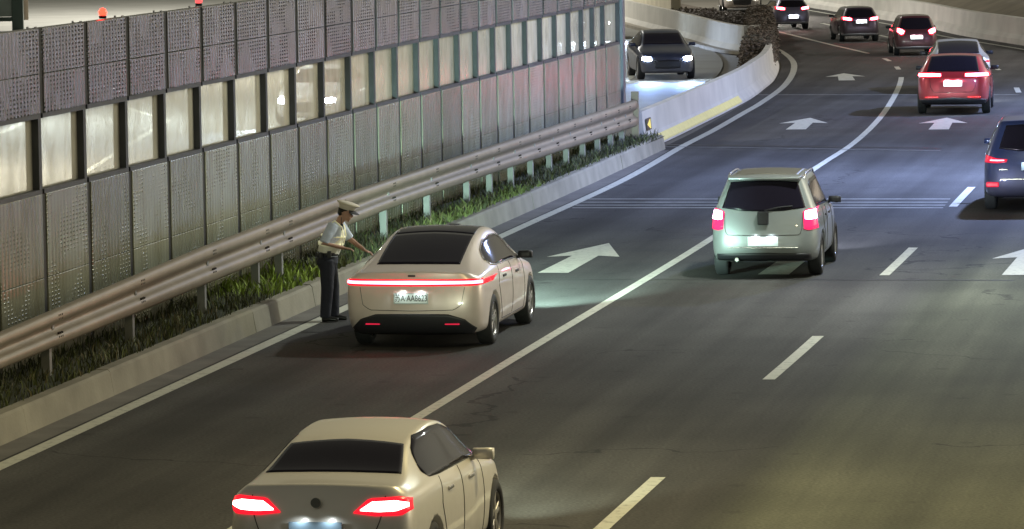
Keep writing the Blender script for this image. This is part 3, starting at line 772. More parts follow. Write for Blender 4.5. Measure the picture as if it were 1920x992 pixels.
def mirror_part(root, S, m_, sd, y, z):
    bm = bmesh.new(); W = S['W'] - .01
    bbox(bm, W - .06, W + .15, y - .04, y + .07, z - .055, z + .055)
    bmesh.ops.subdivide_edges(bm, edges=bm.edges, cuts=2, use_grid_fill=True)
    c = Vector((W + .08, y + .02, z))
    for v in bm.verts:
        d = v.co - c; l = Vector((d.x / .14, d.y / .08, d.z / .08)); k = max(abs(l.x), abs(l.y), abs(l.z)); s_ = l.length
        if s_ > 0: v.co = c + d * (1 - .45 * (1 - k / s_) * 1.0 * (s_ / 1.3))
        v.co.x *= sd
    bbox(bm, *sorted((sd * (W - .16), sd * (W - .04))), y, y + .05, z - .06, z - .02)
    return obj('wing_mirror', bm, m_, root, True)
def plate(root, y, z, text=None, tint=(.75, .85, .8), w_=.48, tilt=0, light=1.2):
    bm = bmesh.new(); bbox(bm, -w_ / 2, w_ / 2, -.012, 0, -.075, .075, bev=.004)
    o = obj('number_plate', bm, mat('plate_%d' % int(tint[0] * 100), tint, .45), root); o.location = (0, y, z); o.rotation_euler = (tilt, 0, 0)
    if text:
        cu = bpy.data.curves.new('t', 'FONT'); cu.body = text; cu.size = .118; cu.align_x = 'CENTER'; cu.align_y = 'CENTER'; cu.extrude = .001; cu.space_character = 1.0; cu.offset = 0
        to = bpy.data.objects.new('t', cu); C.objects.link(to); me = evaluated(to); bpy.data.objects.remove(to)
        xs = [v.co.x for v in me.vertices]; k = (w_ * .92) / (max(xs) - min(xs)); cx = (max(xs) + min(xs)) / 2
        for v in me.vertices: v.co = Vector(((v.co.x - cx) * k, v.co.z, v.co.y * 1.0))
        me.transform(Matrix.Translation((0, -.0145, 0)))
        me.materials.clear(); me.materials.append(M_BLACK); link('lettering', me, o)
        bm = bmesh.new()
        for a, b, c, d in ((-.23, .23, .066, .069), (-.23, .23, -.069, -.066), (-.23, -.227, -.066, .066), (.227, .23, -.066, .066)): bbox(bm, a, b, -.014, -.0125, c, d)
        obj('border', bm, M_BLACK, o)
    if light:
        for sx in (-.13, .13):
            ld = bpy.data.lights.new('plate_lamp', 'SPOT'); ld.energy = light; ld.color = (.85, .95, 1); ld.shadow_soft_size = .01; ld.spot_size = R(150); ld.spot_blend = .6
            lo = link('plate_lamp', ld, root, (sx, y - .07, z + .105)); lo.rotation_euler = (R(28), 0, 0)
def headlamps(root, S, y, z, x, watts, col=(.85, .95, 1), dip=4.5, wide=50):
    for sx in (-x, x):
        ld = bpy.data.lights.new('headlight_beam', 'SPOT'); ld.energy = watts; ld.color = col; ld.shadow_soft_size = .06; ld.spot_size = R(wide); ld.spot_blend = 1.
        lo = link('headlight_beam', ld, root, (sx, y + .12, z)); lo.rotation_euler = (R(90 - dip), 0, 0)
def mir(l): return [(-a, b) for a, b in l]

def make_car(kind, S, loc, head, label, cat, pm, group=None):
    root = empty(kind, loc, -head); tag(root, label, cat, group)
    me, bvh = shell(S); me.materials.clear(); me.materials.append(pm); me.materials.append(M_BLACK)
    body = link('body', me, root)
    add_wheels(root, S)
    # windows
    for sd in ('right', 'left'):
        for name, lo, hi in S['side']:
            obj('side_window', decal(bvh, sd, lo, hi), M_GLASS, root, True)
        if 'trim' in S:
            bm = bmesh.new(); lo, hi = S['trim']
            for c in (lo, hi):
                pts = []
                for u, v in resample(c, 30):
                    o_, d_ = (Vector((4, u, v)), Vector((-1, 0, 0))) if sd == 'right' else (Vector((-4, u, v)), Vector((1, 0, 0)))
                    h, n_, _, _ = bvh.ray_cast(o_, d_)
                    if h: pts.append(h + n_.normalized() * .006 * (1 if n_.dot(d_) < 0 else -1))
                tube(bm, pts, .011, 6)
            obj('window_trim', bm, mat('chrome_trim', (.7, .68, .66), .2, metal=.9), root, True)
    for key, nm in (('rearwin', 'rear_window'), ('windscreen', 'windscreen'), ('roofglass', 'roof_glass')):
        if key in S:
            pl, lo, hi = S[key]; obj(nm, decal(bvh, pl, lo, hi, off=.007, nu=30, nv=14), M_GLASS, root, True)
    if 'clad' in S:
        pl, lo, hi = S['clad']; obj('lower_bumper', decal(bvh, pl, lo, hi, off=.01, nu=40, nv=8), M_DARK, root, True)
    for sd in ((1, -1)):
        my, mz = S['mirror']; mirror_part(root, S, S.get('mirmat', pm), sd, my, mz)
    # door seams and handles
    for sd, sg in (('right', 1), ('left', -1)):
        for (y_, z_) in S['handles']:
            h, n_, _, _ = bvh.ray_cast(Vector((4 * sg, y_, z_)), Vector((-sg, 0, 0)))
            if h:
                bm = bmesh.new(); bbox(bm, h.x - .012, h.x + .018, y_ - .1, y_ + .1, z_ - .016, z_ + .016, bev=.006); obj('door_handle', bm, S.get('handlemat', M_DARK), root)
        bm = bmesh.new()
        for seam in S['seams']:
            pts = []
            for u, v in resample(seam, 14):
                h, n_, _, _ = bvh.ray_cast(Vector((4 * sg, u, v)), Vector((-sg, 0, 0)))
                if h: pts.append(h + Vector((sg * .0015, 0, 0)))
            if len(pts) > 1: tube(bm, pts, .0045, 4)
        obj('door_seam', bm, M_BLACK, root)
    return root, bvh

def lights_pair(root, bvh, plane, outer, inner, m_out, m_in, name='taillight'):
    """outer / inner = (lo, hi) curves for the right lamp; mirrored for the left"""
    for s_ in (1, -1):
        f = (lambda l: l) if s_ > 0 else mir
        o = obj(name, decal(bvh, plane, f(outer[0]), f(outer[1]), off=.012, nu=14, nv=5), m_out, root, True)
        if inner: obj('lit_lens', decal(bvh, plane, f(inner[0]), f(inner[1]), off=.018, nu=14, nv=4), m_in, o, True)

T_RED = mat('tail_lens_red', (.5, .01, .015), .25, emit=(1, .012, .03), es=.6)
T_HOT = mat('tail_lamp_lit', (.9, .3, .3), .3, emit=(1, .06, .09), es=12)
T_HOTW = mat('tail_lamp_bright', (.9, .6, .6), .3, emit=(1, .05, .08), es=30)
T_DIM = mat('tail_lens_dim', (.35, .01, .02), .25, emit=(1, .02, .08), es=.35)

# side view outlines shared by the saloon shapes
def saloon(L=4.79, W=.98, H=1.50, fast=True, k=1.0):
    S = dict(W=W, wr=.345, axles=(.98, .98 + 2.9), z0=.2, bulge=.10)
    if fast:
        S['rear'] = [(.22, .80 * W, .2), (.07, .90 * W, .32), (.03, .955 * W, .56), (.06, .965 * W, .82), (.10, .945 * W, .97), (.10, .84 * W, 1.045)]
        S['st'] = [(.34, .97 * W, 1.10, .74 * W, 1.0), (.75, W * .99, 1.235, .66 * W, 1.03), (1.25, W, 1.385, .62 * W, 1.035), (1.8, W, H - .015, .625 * W, 1.02), (2.35, W, H + .01, .63 * W, 1.0), (2.85, W * .995, H - .05, .635 * W, .985),
                   (3.3, W * .99, 1.27, .66 * W, .965), (3.75, .98 * W, 1.0, .72 * W, .93), (4.25, .965 * W, .90, .76 * W, .85)]
        S['front'] = [(4.62, .80 * W, .2), (4.68, .86 * W, .3), (4.68, .86 * W, .5), (4.64, .85 * W, .68), (4.6, .82 * W, .74), (4.52, .74 * W, .79)]
    else:
        S['rear'] = [(.20, .80 * W, .2), (.05, .90 * W, .32), (.02, .955 * W, .56), (.05, .96 * W, .84), (.10, .93 * W, 1.01), (.16, .82 * W, 1.10)]
        S['st'] = [(.36, .965 * W, 1.135, .78 * W, 1.02), (.72, W * .985, 1.175, .74 * W, 1.04), (1.12, W, 1.35, .64 * W, 1.03), (1.5, W, H - .03, .63 * W, 1.01), (2.1, W, H + .01, .635 * W, .99), (2.7, W, H - .02, .635 * W, .97),
                   (3.1, W * .99, 1.28, .66 * W, .955), (3.52, .98 * W, 1.02, .72 * W, .93), (4.1, .965 * W, .92, .76 * W, .86)]
        S['front'] = [(4.42, .80 * W, .2), (4.48, .86 * W, .3), (4.48, .86 * W, .5), (4.44, .85 * W, .68), (4.4, .82 * W, .76), (4.3, .74 * W, .81)]
    return S
def suv(L=4.6, W=.93, H=1.66, rake=.38, wr=.36, zb=1.08):
    S = dict(W=W, wr=wr, axles=(.92, .92 + L * .59), z0=.24, bulge=.08, rcr=(5,))
    S['rear'] = [(.16, .84 * W, .26), (.04, .93 * W, .36), (.02, .965 * W, .60), (.08, .965 * W, zb - .15), (.12, .93 * W, zb), (rake, .68 * W, H - .05)]
    f = L - 1.55
    S['st'] = [(rake + .28, .985 * W, H - .005, .685 * W, zb), (1.3, W, H + .01, .685 * W, zb - .01), (1.9, W, H + .01, .685 * W, zb - .02), (f - .35, W, H - .03, .68 * W, zb - .04), (f, .99 * W, H - .25, .73 * W, zb - .06),
               (f + .38, .98 * W, 1.12, .76 * W, zb - .09), (L - .65, .965 * W, 1.03, .78 * W, .95)]
    S['front'] = [(L - .18, .80 * W, .26), (L - .12, .88 * W, .36), (L - .12, .88 * W, .6), (L - .14, .86 * W, .78), (L - .18, .84 * W, .88), (L - .26, .76 * W, .93)]
    return S
def G3(s, wv): return G(s, wv, .004)

# --- the stopped champagne fastback
A = saloon(H=1.535)
A['side'] = [('w', [(1.08, 1.14), (1.16, 1.075), (1.45, 1.055), (2.35, 1.045), (3.2, 1.02), (3.42, 1.01)], [(1.08, 1.145), (1.3, 1.27), (1.65, 1.375), (2.1, 1.415), (2.6, 1.395), (3.05, 1.26), (3.42, 1.02)])]
A['trim'] = A['side'][0][1:]
A['rearwin'] = ('top', [(-.58, .50), (-.3, .46), (0, .445), (.3, .46), (.58, .50)], [(-.56, 1.64), (0, 1.68), (.56, 1.64)])
A['roofglass'] = ('top', [(-.56, 1.65), (0, 1.69), (.56, 1.65)], [(-.52, 2.75), (0, 2.85), (.52, 2.75)])
A['windscreen'] = ('top', [(-.54, 2.92), (0, 2.99), (.54, 2.92)], [(-.66, 3.62), (0, 3.74), (.66, 3.62)])
A['clad'] = ('rear', [(-.80, .215), (-.4, .21), (.4, .21), (.80, .215)], [(-.86, .30), (-.72, .43), (-.5, .50), (0, .505), (.5, .50), (.72, .43), (.86, .30)])
A['mirror'] = (3.12, 1.06); A['mirmat'] = M_DARK
A['handles'] = [(1.75, .88), (2.75, .86)]
A['seams'] = [[(2.35, 1.03), (2.33, .5), (2.3, .32)], [(1.45, 1.04), (1.32, .8), (1.4, .6), (1.5, .4), (1.55, .3)], [(3.3, 1.0), (3.34, .6), (3.3, .3)], [(1.55, .3), (3.3, .3)]]
PA = paint('champagne_paint', (.88, .76, .70))
ax = G(2.55, 2.19)   # middle of the rear axle
hA = R(10.3)
locA = Vector((ax.x - math.sin(hA) * .98, ax.y - math.cos(hA) * .98, .005))
carA, bvA = make_car('parked_car', A, locA, hA, 'champagne fastback car stopped beside the kerb with full-width light bar lit', 'car', PA)
o = obj('light_bar', decal(bvA, 'rear', [(-.955, .885), (-.8, .88), (0, .878), (.8, .88), (.955, .885)], [(-.95, .96), (-.8, .968), (0, .97), (.8, .968), (.95, .96)], off=.012, nu=60, nv=5), T_RED, carA, True)
obj('lit_lens', decal(bvA, 'rear', [(-.925, .905), (0, .898), (.925, .905)], [(-.92, .94), (0, .95), (.92, .94)], off=.02, nu=60, nv=4), T_HOT, o, True)
plate(carA, -.052, .715, '苏A·AA8623', light=.4, tilt=R(-4))
for sx in (-.55, .55):
    bm = bmesh.new(); bbox(bm, sx - .1, sx + .1, -.0, .05, .352, .368, bev=.004); obj('reflector', bm, T_DIM, carA).location = (0, .0, 0)
h, n_, _, _ = bvA.ray_cast(Vector((0, -6, 1.02)), Vector((0, 1, 0)))
bm = bmesh.new(); bbox(bm, -.05, .05, h.y - .012, h.y + .01, 1.005, 1.03, bev=.004); obj('badge', bm, M_DARK, carA)
bm = bmesh.new()
for cur in ([(-.50, .86), (-.47, .62), (-.40, .555), (0, .545), (.40, .555), (.47, .62), (.50, .86)],):
    pts = []
    for u, v in resample([(a * 1.45, b) for a, b in cur], 40):
        h, n_, _, _ = bvA.ray_cast(Vector((u, -6, v)), Vector((0, 1, 0)))
        if h: pts.append(h - Vector((0, .0015, 0)))
    tube(bm, pts, .004, 4)
obj('boot_seam', bm, M_BLACK, carA)
bm = bmesh.new(); bbox(bm, -.10, .10, -.02, .08, 1.478, 1.50, bev=.008); o = obj('roof_sensor', bm, M_DARK, carA); o.location = (0, 3.0, -.0)
headlamps(carA, A, 4.75, .66, .68, 4600, (.64, 1, .86), 1.8)
def boot_seam(root, bvh, cur):
    bm = bmesh.new(); pts = []
    for u, v in resample(cur, 40):
        h, n_, _, _ = bvh.ray_cast(Vector((u, -6, v)), Vector((0, 1, 0)))
        if h: pts.append(h - Vector((0, .0015, 0)))
    tube(bm, pts, .005, 4); return obj('boot_seam', bm, M_BLACK, root)
def wiper(root, bvh, pts2):
    bm = bmesh.new(); pts = []
    for u, v in resample(pts2, 8):
        h, n_, _, _ = bvh.ray_cast(Vector((u, -6, v)), Vector((0, 1, 0)))
        if h: pts.append(h - Vector((0, .025, 0)))
    tube(bm, pts, .011, 6); return obj('rear_wiper', bm, M_DARK, root)
# --- near white saloon
B = saloon(W=.865, fast=False, H=1.46)
B['side'] = [('w', [(1.02, 1.12), (1.1, 1.07), (1.5, 1.05), (2.3, 1.035), (3.15, 1.015), (3.35, 1.01)], [(1.02, 1.14), (1.2, 1.30), (1.5, 1.39), (2.1, 1.405), (2.5, 1.385), (2.9, 1.28), (3.35, 1.02)])]
B['rearwin'] = ('top', [(-.62, .66), (-.3, .62), (0, .61), (.3, .62), (.62, .66)], [(-.52, 1.24), (0, 1.28), (.52, 1.24)])
B['windscreen'] = ('top', [(-.54, 2.78), (0, 2.85), (.54, 2.78)], [(-.64, 3.42), (0, 3.5), (.64, 3.42)])
B['mirror'] = (2.95, 1.05); B['handles'] = [(1.7, .9), (2.65, .88)]; B['handlemat'] = mat('chrome_trim', (.7, .68, .66), .2, metal=.9)
B['seams'] = [[(2.25, 1.03), (2.23, .5), (2.2, .32)], [(1.4, 1.04), (1.3, .8), (1.5, .4)], [(3.2, 1.0), (3.24, .6), (3.2, .3)]]
PB = paint('cream_white_paint', (.92, .87, .78))
pB = P(598, 1150); hB = R(11)
carB, bvB = make_car('passing_car', B, Vector((pB.x, pB.y, .005)), hB, 'cream white saloon car passing closest, at the bottom of the view', 'car', PB)
lights_pair(carB, bvB, 'rear', ([(.33, .885), (.52, .86), (.74, .86), (.845, .92)], [(.33, .895), (.46, 1.01), (.72, 1.02), (.835, .98)]), ([(.39, .905), (.55, .895), (.70, .90), (.785, .93)], [(.39, .915), (.49, .98), (.69, .985), (.78, .962)]), T_RED, mat('tail_lamp_white_hot', (1, .8, .8), .3, emit=(1, .22, .20), es=12))
plate(carB, -.075, .74, None, (.35, .5, .62), light=.3, tilt=R(-3))
bm = bmesh.new(); lathe(bm, [(0, .045), (.02, .045)], 20, 'X', Matrix.Translation((0, -.03, .98)) @ Matrix.Rotation(-math.pi / 2, 4, 'Z')); obj('badge', bm, mat('badge_grey', (.25, .27, .26), .3, metal=.6), carB)
boot_seam(carB, bvB, [(-.60, 1.03), (-.57, .84), (-.50, .66), (0, .64), (.50, .66), (.57, .84), (.60, 1.03)])
headlamps(carB, B, 4.5, .66, .62, 750, (.88, 1, .76), 1.5)
# --- pale green silver small SUV
D_ = suv(4.1, .87, 1.64, .30, .34, 1.06)
def suv_glass(S, H=1.64, zb=1.06, L=4.1):
    f = L - 1.55
    S['side'] = [('w', [(.52, zb + .10), (.6, zb + .05), (1.2, zb + .035), (f, zb), (f + .30, zb - .02)], [(.52, zb + .12), (.68, H - .17), (1.0, H - .12), (f - .5, H - .12), (f - .15, H - .20), (f + .30, zb - .01)])]
    S['rearwin'] = ('rear', [(-.66, zb + .06), (-.3, zb + .015), (0, zb + .01), (.3, zb + .015), (.66, zb + .06)], [(-.53, H - .12), (-.3, H - .10), (0, H - .095), (.3, H - .10), (.53, H - .12)])
    S['windscreen'] = ('top', [(-.56, f - .30), (0, f - .22), (.56, f - .30)], [(-.66, f + .33), (0, f + .40), (.66, f + .33)])
    S['mirror'] = (f + .05, zb + .02); S['handles'] = [(1.55, zb - .14), (f - .42, zb - .15)]
    S['seams'] = [[(f - .85, zb), (f - .87, .5), (f - .9, .36)], [(1.2, zb), (1.15, .85), (1.4, .5), (1.45, .36)], [(f + .1, zb - .02), (f + .12, .36)]]
suv_glass(D_)
D_['mirmat'] = M_DARK
PC = paint('pale_green_silver_paint', (.29, .32, .325), .3, .35)
def roof_rails(root, bvh, y0, y1, x, m_):
    for sx in (-x, x):
        bm = bmesh.new(); pts = []
        for k in range(9):
            y = y0 + (y1 - y0) * k / 8; h, _, _, _ = bvh.ray_cast(Vector((sx, y, 5)), Vector((0, 0, -1)))
            pts.append(h + Vector((0, 0, -.01 if k in (0, 8) else .045)))
        tube(bm, pts, .016, 8); obj('roof_rail', bm, m_, root, True)
def spoiler(root, W, y, z, m_, d=.22):
    bm = bmesh.new(); vs = bbox(bm, -W, W, y - d, y + .1, z - .025, z + .02, bev=.01)
    for v in vs:
        if v.is_valid and v.co.y < y - d / 2: v.co.x *= .94; v.co.z -= .02
    return obj('roof_spoiler', bm, m_, root, True)
pC = P(1432, 524); hC = R(9)
carC, bvC = make_car('small_suv', D_, Vector((pC.x, pC.y, .005)), hC, 'pale green-silver small SUV with roof rails driving in the middle lane', 'suv', PC)
roof_rails(carC, bvC, .55, 2.2, .60, mat('chrome_trim', (.7, .68, .66), .2, metal=.9)); spoiler(carC, .60, .36, 1.605, PC)
lights_pair(carC, bvC, 'rear', ([(.64, .79), (.72, .77), (.84, .79)], [(.62, 1.06), (.70, 1.10), (.80, 1.10)]), ([(.655, .945), (.72, .935), (.815, .945)], [(.65, 1.06), (.71, 1.08), (.795, 1.08)]), mat('tail_lens_pink', (.5, .01, .06), .25, emit=(1, .03, .14), es=.6), mat('tail_lamp_pink', (1, .7, .9), .3, emit=(1, .42, .75), es=9))
plate(carC, -.075, .60, None, (.8, .95, .9), light=.9)
bm = bmesh.new(); bbox(bm, -.56, .56, -.085, -.02, .495, .515, bev=.006); obj('plate_trim', bm, mat('chrome_trim', (.7, .68, .66), .2, metal=.9), carC)
bm = bmesh.new(); bbox(bm, -.085, .085, -.045, .06, .86, 1.07, bev=.012); obj('tailgate_handle', bm, M_DARK, carC)
bm = bmesh.new(); lathe(bm, [(0, .03), (.09, .03)], 16, 'X', Matrix.Translation((-.42, -.04, .31)) @ Matrix.Rotation(math.pi / 2, 4, 'Z')); obj('exhaust_pipe', bm, MATS['chrome_trim'], carC)
obj('bumper_step', decal(bvC, 'rear', [(-.74, .30), (0, .29), (.74, .30)], [(-.74, .40), (0, .42), (.74, .40)], off=.012, nu=30, nv=3), M_DARK, carC, True)
obj('roof_shade_decal', decal(bvC, 'top', [(-.50, .50), (0, .46), (.50, .50)], [(-.50, 2.1), (0, 2.14), (.50, 2.1)], off=.006, nu=20, nv=12), mat('shaded_roof_tone', (.15, .14, .115), .4, metal=.2), carC, True)  # darker decal; the roof's dimmer lighting is put into its colour
boot_seam(carC, bvC, [(-.62, 1.04), (-.61, .80), (-.58, .70), (0, .69), (.58, .70), (.61, .80), (.62, 1.04)]); wiper(carC, bvC, [(.02, 1.08), (.22, 1.13), (.46, 1.15)])
headlamps(carC, D_, 4.1, .7, .6, 1100, (.75, .8, 1), 1.5)
# --- crossover; red of its brake glow is put into the body colour
E_ = suv(4.7, .96, 1.53, .80, .37, 1.08); suv_glass(E_, 1.53, 1.08, 4.7)
E_['rearwin'] = ('top', [(-.68, .20), (-.3, .16), (0, .15), (.3, .16), (.68, .20)], [(-.58, .86), (0, .90), (.58, .86)])
E_['side'] = [('w', [(.78, 1.18), (.9, 1.13), (1.4, 1.115), (3.15, 1.08), (3.42, 1.06)], [(.78, 1.2), (1.0, 1.33), (1.35, 1.41), (2.6, 1.41), (2.95, 1.34), (3.42, 1.07)])]
E_['mirmat'] = M_DARK; E_['trim'] = E_['side'][0][1:]
pD = P(1787, 216); hD = R(7.5)
carD, bvD = make_car('crossover_car', E_, Vector((pD.x, pD.y, .005)), hD, 'crossover reddened by brake glow, two wide lit tail lamps in the far lane', 'suv', paint('brake_glow_red', (.50, .03, .045)))
lights_pair(carD, bvD, 'rear', ([(.30, .985), (.6, .98), (.93, .985)], [(.30, 1.075), (.6, 1.085), (.90, 1.08)]), ([(.32, 1.0), (.6, .995), (.90, 1.0)], [(.32, 1.06), (.6, 1.07), (.88, 1.065)]), T_RED, T_HOTW)
plate(carD, -.075, .82, None, (.85, .85, .85), light=5)
for sx in (-.55, .55):
    bm = bmesh.new(); bbox(bm, sx - .17, sx + .17, -.05, .0, .455, .48, bev=.005); obj('reflector', bm, T_RED, carD)
obj('lower_bumper', decal(bvD, 'rear', [(-.82, .27), (0, .26), (.82, .27)], [(-.88, .40), (0, .46), (.88, .40)], off=.012, nu=30, nv=4), M_DARK, carD, True)
boot_seam(carD, bvD, [(-.60, .96), (-.58, .72), (-.50, .60), (0, .59), (.50, .60), (.58, .72), (.60, .96)])
headlamps(carD, E_, 4.6, .75, .65, 500)
# --- car ahead of it
F_ = saloon(W=.92); F_['side'] = A['side']; F_['rearwin'] = A['rearwin']; F_['windscreen'] = A['windscreen']; F_['mirror'] = (3.12, 1.06); F_['mirmat'] = M_DARK; F_['handles'] = []; F_['seams'] = []
pE = P(1799, 177); carE, bvE = make_car('saloon_car', F_, Vector((pE.x, pE.y, .005)), R(4), 'white-roofed car just ahead of the crossover reddened by brake glow', 'car', paint('silver_white_paint', (.6, .58, .56)))
obj('light_bar', decal(bvE, 'rear', [(-.9, .9), (0, .89), (.9, .9)], [(-.9, .95), (0, .96), (.9, .95)], off=.012, nu=40, nv=3), T_DIM, carE, True)
headlamps(carE, F_, 4.75, .66, .62, 160)
# --- three dark cars in the far bend
def far_suv(px, py, head, label, pm, outer, inner, pz, H=1.6, W=.86, plcol=(.9, .9, .9)):
    S = suv(4.4, W, H, .45, .34, 1.04); suv_glass(S, H, 1.04, 4.4); S['mirmat'] = M_DARK
    p = P(px, py); r, b = make_car('dark_suv', S, Vector((p.x, p.y, .005)), head, label, 'suv', pm, 'dark cars rounding the far bend')
    lights_pair(r, b, 'rear', outer, inner, T_RED, T_HOTW); plate(r, -.07, pz, None, plcol, light=4)
    obj('lower_bumper', decal(b, 'rear', [(-.75, .28), (0, .27), (.75, .28)], [(-.8, .36), (0, .38), (.8, .36)], off=.012, nu=30, nv=3), mat('grey_skid', (.25, .24, .25), .4), r, True)
    r.scale = (.86, .86, .86); return r
k1 = ([(.50, .84), (.62, .80), (.78, .95)], [(.44, 1.0), (.6, 1.08), (.76, 1.12)]); k1i = ([(.52, .88), (.62, .86), (.75, .96)], [(.48, .99), (.6, 1.06), (.73, 1.09)])
far_suv(1719, 105, R(0), 'dark maroon SUV with triangular lit tail lamps, ahead of the white-roofed car', paint('maroon_paint', (.10, .02, .035)), k1, k1i, .74)
k2 = ([(.36, .92), (.5, .9), (.80, .96)], [(.36, 1.02), (.5, 1.06), (.78, 1.08)]); k2i = ([(.40, .94), (.5, .93), (.74, .97)], [(.40, 1.01), (.5, 1.04), (.74, 1.06)])
far_suv(1615, 79, R(-4), 'dark plum SUV in the bend between the maroon SUV and the blue-roofed car', paint('plum_paint', (.055, .03, .06)), k2, k2i, .88, 1.5)
carH = far_suv(1488, 56, R(-8), 'blue-grey car farthest round the bend with pale tail lamps', paint('blue_grey_paint', (.16, .15, .24)), k2, k2i, .6, 1.45)
# --- dark blue SUV leaving the frame on the right
I_ = suv(4.8, .98, 1.72, .34, .38, 1.12); suv_glass(I_, 1.72, 1.12, 4.8); I_['trim'] = I_['side'][0][1:]
pI = P(1940, 398); carI, bvI = make_car('large_suv', I_, Vector((pI.x, pI.y, .005)), R(9), 'dark navy SUV half out of view at the right edge', 'suv', paint('navy_paint', (.02, .035, .12)))
lights_pair(carI, bvI, 'rear', ([(.52, .93), (.7, .91), (.93, .92)], [(.50, .985), (.7, 1.0), (.90, 1.06)]), ([(.56, .955), (.7, .95), (.82, .955)], [(.56, .972), (.7, .972), (.82, .972)]), T_DIM, T_HOT)
plate(carI, -.075, .86, None, (.45, .6, .75), light=1)
for z_, x0, x1 in ((.62, -.62, .62), (.80, -.66, -.5), (.80, .5, .66)):
    bm = bmesh.new(); bbox(bm, x0, x1, -.08 if abs(x0) < .65 or x1 > .6 else -.06, .0, z_ - .012, z_ + .012, bev=.005); obj('chrome_strip', bm, mat('chrome_trim'), carI)
for sx in (-.78, .78):
    bm = bmesh.new(); bbox(bm, sx - .12, sx + .12, -.03, .12, .47, .56, bev=.02); obj('reflector', bm, T_DIM, carI)
headlamps(carI, I_, 4.7, .8, .7, 260, (.8, .88, 1))
# --- oncoming cars
H_HOT = mat('headlamp_lit', (1, 1, 1), .2, emit=(.7, .85, 1), es=160)
H_WARM = mat('headlamp_warm', (1, 1, 1), .2, emit=(1, .93, .8), es=40)
def oncoming(px, py, head, label, pm, watts=900, hot=H_HOT, col=(.6, .75, 1), cat='car', z=.68):
    S = saloon(W=.9, fast=False); S['side'] = B['side']; S['rearwin'] = B['rearwin']; S['windscreen'] = B['windscreen']; S['mirror'] = B['mirror']; S['handles'] = []; S['seams'] = []
    p = P(px, py); f = Vector((math.sin(head), math.cos(head), 0))
    q = p - f * 4.5
    r, b = make_car('oncoming_car', S, Vector((q.x, q.y, .005)), head, label, cat, pm, 'oncoming cars on the opposite carriageway')
    lights_pair(r, b, 'front', ([(.50, .60), (.62, .58), (.76, .62)], [(.50, .69), (.62, .72), (.75, .71)]), None, hot, None, 'headlight')
    obj('grille', decal(b, 'front', [(-.38, .36), (0, .35), (.38, .36)], [(-.44, .60), (0, .62), (.44, .60)], off=.01, nu=20, nv=4), M_DARK, r, True)
    headlamps(r, S, 4.5, .66, .62, watts, col)
    return r
oncoming(1252, 150, R(176), 'dark blue oncoming car with glaring headlights just right of the barrier end', paint('deep_blue_paint', (.02, .03, .07)), 800, col=(.25, .45, 1))
oncoming(1392, 24, R(180), 'pale oncoming car far round the bend behind the hedge, headlights on', paint('pale_pink_silver_paint', (.55, .5, .48)), 3500, H_WARM, (1, .9, .8))
oncoming(574, 236, R(191), 'white oncoming car behind the barrier windows with headlights on', paint('silver_white_paint'), 4000)
oncoming(1118, 75, R(180), 'grey oncoming car seen through the last barrier windows, headlights glaring', paint('mid_grey_paint', (.2, .2, .22)), 3500)
# ------------------------------------------------------------------ traffic officer (faces local +X, right side towards the camera)
M_SKIN = mat('skin', (.42, .24, .17), .55); M_SHIRT = mat('pale_blue_shirt', (.58, .64, .78), .8, bump=(11, .9)); M_TROU = mat('navy_trousers', (.018, .02, .035), .8, bump=(9, 1.))
def organic(name, tubes, blobs, m_, parent, voxel=.01, smooth=4):
    bm = bmesh.new()
    for pts, rad in tubes: tube(bm, pts, rad, 14)
    for c, r, rot in blobs:
        mtx = Matrix.Translation(c) @ Matrix.Rotation(rot, 4, 'Y') @ Matrix.Diagonal((*r, 1))
        bmesh.ops.create_icosphere(bm, subdivisions=3, radius=1, matrix=mtx)
    bmesh.ops.recalc_face_normals(bm, faces=bm.faces)
    me = bpy.data.meshes.new(name); bm.to_mesh(me); bm.free(); t = bpy.data.objects.new('t', me); C.objects.link(t)
    r_ = t.modifiers.new('r', 'REMESH'); r_.mode = 'VOXEL'; r_.voxel_size = voxel
    s_ = t.modifiers.new('s', 'SMOOTH'); s_.iterations = smooth; s_.factor = .6
    me2 = evaluated(t, name); bpy.data.objects.remove(t); me2.name = name
    me2.materials.clear(); me2.materials.append(m_); me2.shade_smooth()
    return link(name, me2, parent)
pp = P(617, 603)
man = empty('person', Vector((pp.x, pp.y, .006)), R(-6))
man.scale = (1.08, 1.1, 1.0)
tag(man, 'officer in peaked cap, pale blue shirt and vest leaning towards the stopped champagne car', 'person')
hip = Vector((0, 0, .93)); chest = Vector((.09, 0, 1.27)); neck = Vector((.17, 0, 1.455)); head = Vector((.255, 0, 1.585))
shR, shL = Vector((.11, -.19, 1.41)), Vector((.13, .19, 1.41))
elR, elL = Vector((-.02, -.27, 1.16)), Vector((.27, .25, 1.17))
wrR, wrL = Vector((.24, -.16, 1.08)), Vector((.47, .17, 1.02))
tubes = [([hip + Vector((0, 0, -.06)), hip, Vector((.04, 0, 1.10)), chest, Vector((.13, 0, 1.40))], [(.13, .09), (.155, .10), (.14, .10), (.165, .11), (.12, .085)]),
         ([Vector((.14, 0, 1.40)), neck, Vector((.215, 0, 1.53))], [.062, .055, .055]),
         ([shR, elR, wrR], [.055, .042, .028]), ([shL, elL, wrL], [.055, .042, .028])]
ankles = [(Vector((-.03, -.10, .08)), Vector((.0, -.10, .50)), Vector((.0, -.09, .90))), (Vector((.06, .10, .08)), Vector((.05, .10, .50)), Vector((.0, .09, .90)))]
for a, k, h_ in ankles: tubes.append(([a, k, h_], [.045, .06, .085])); tubes.append(([a + Vector((-.03, 0, -.03)), a + Vector((.16, 0, -.05))], [.04, .03]))
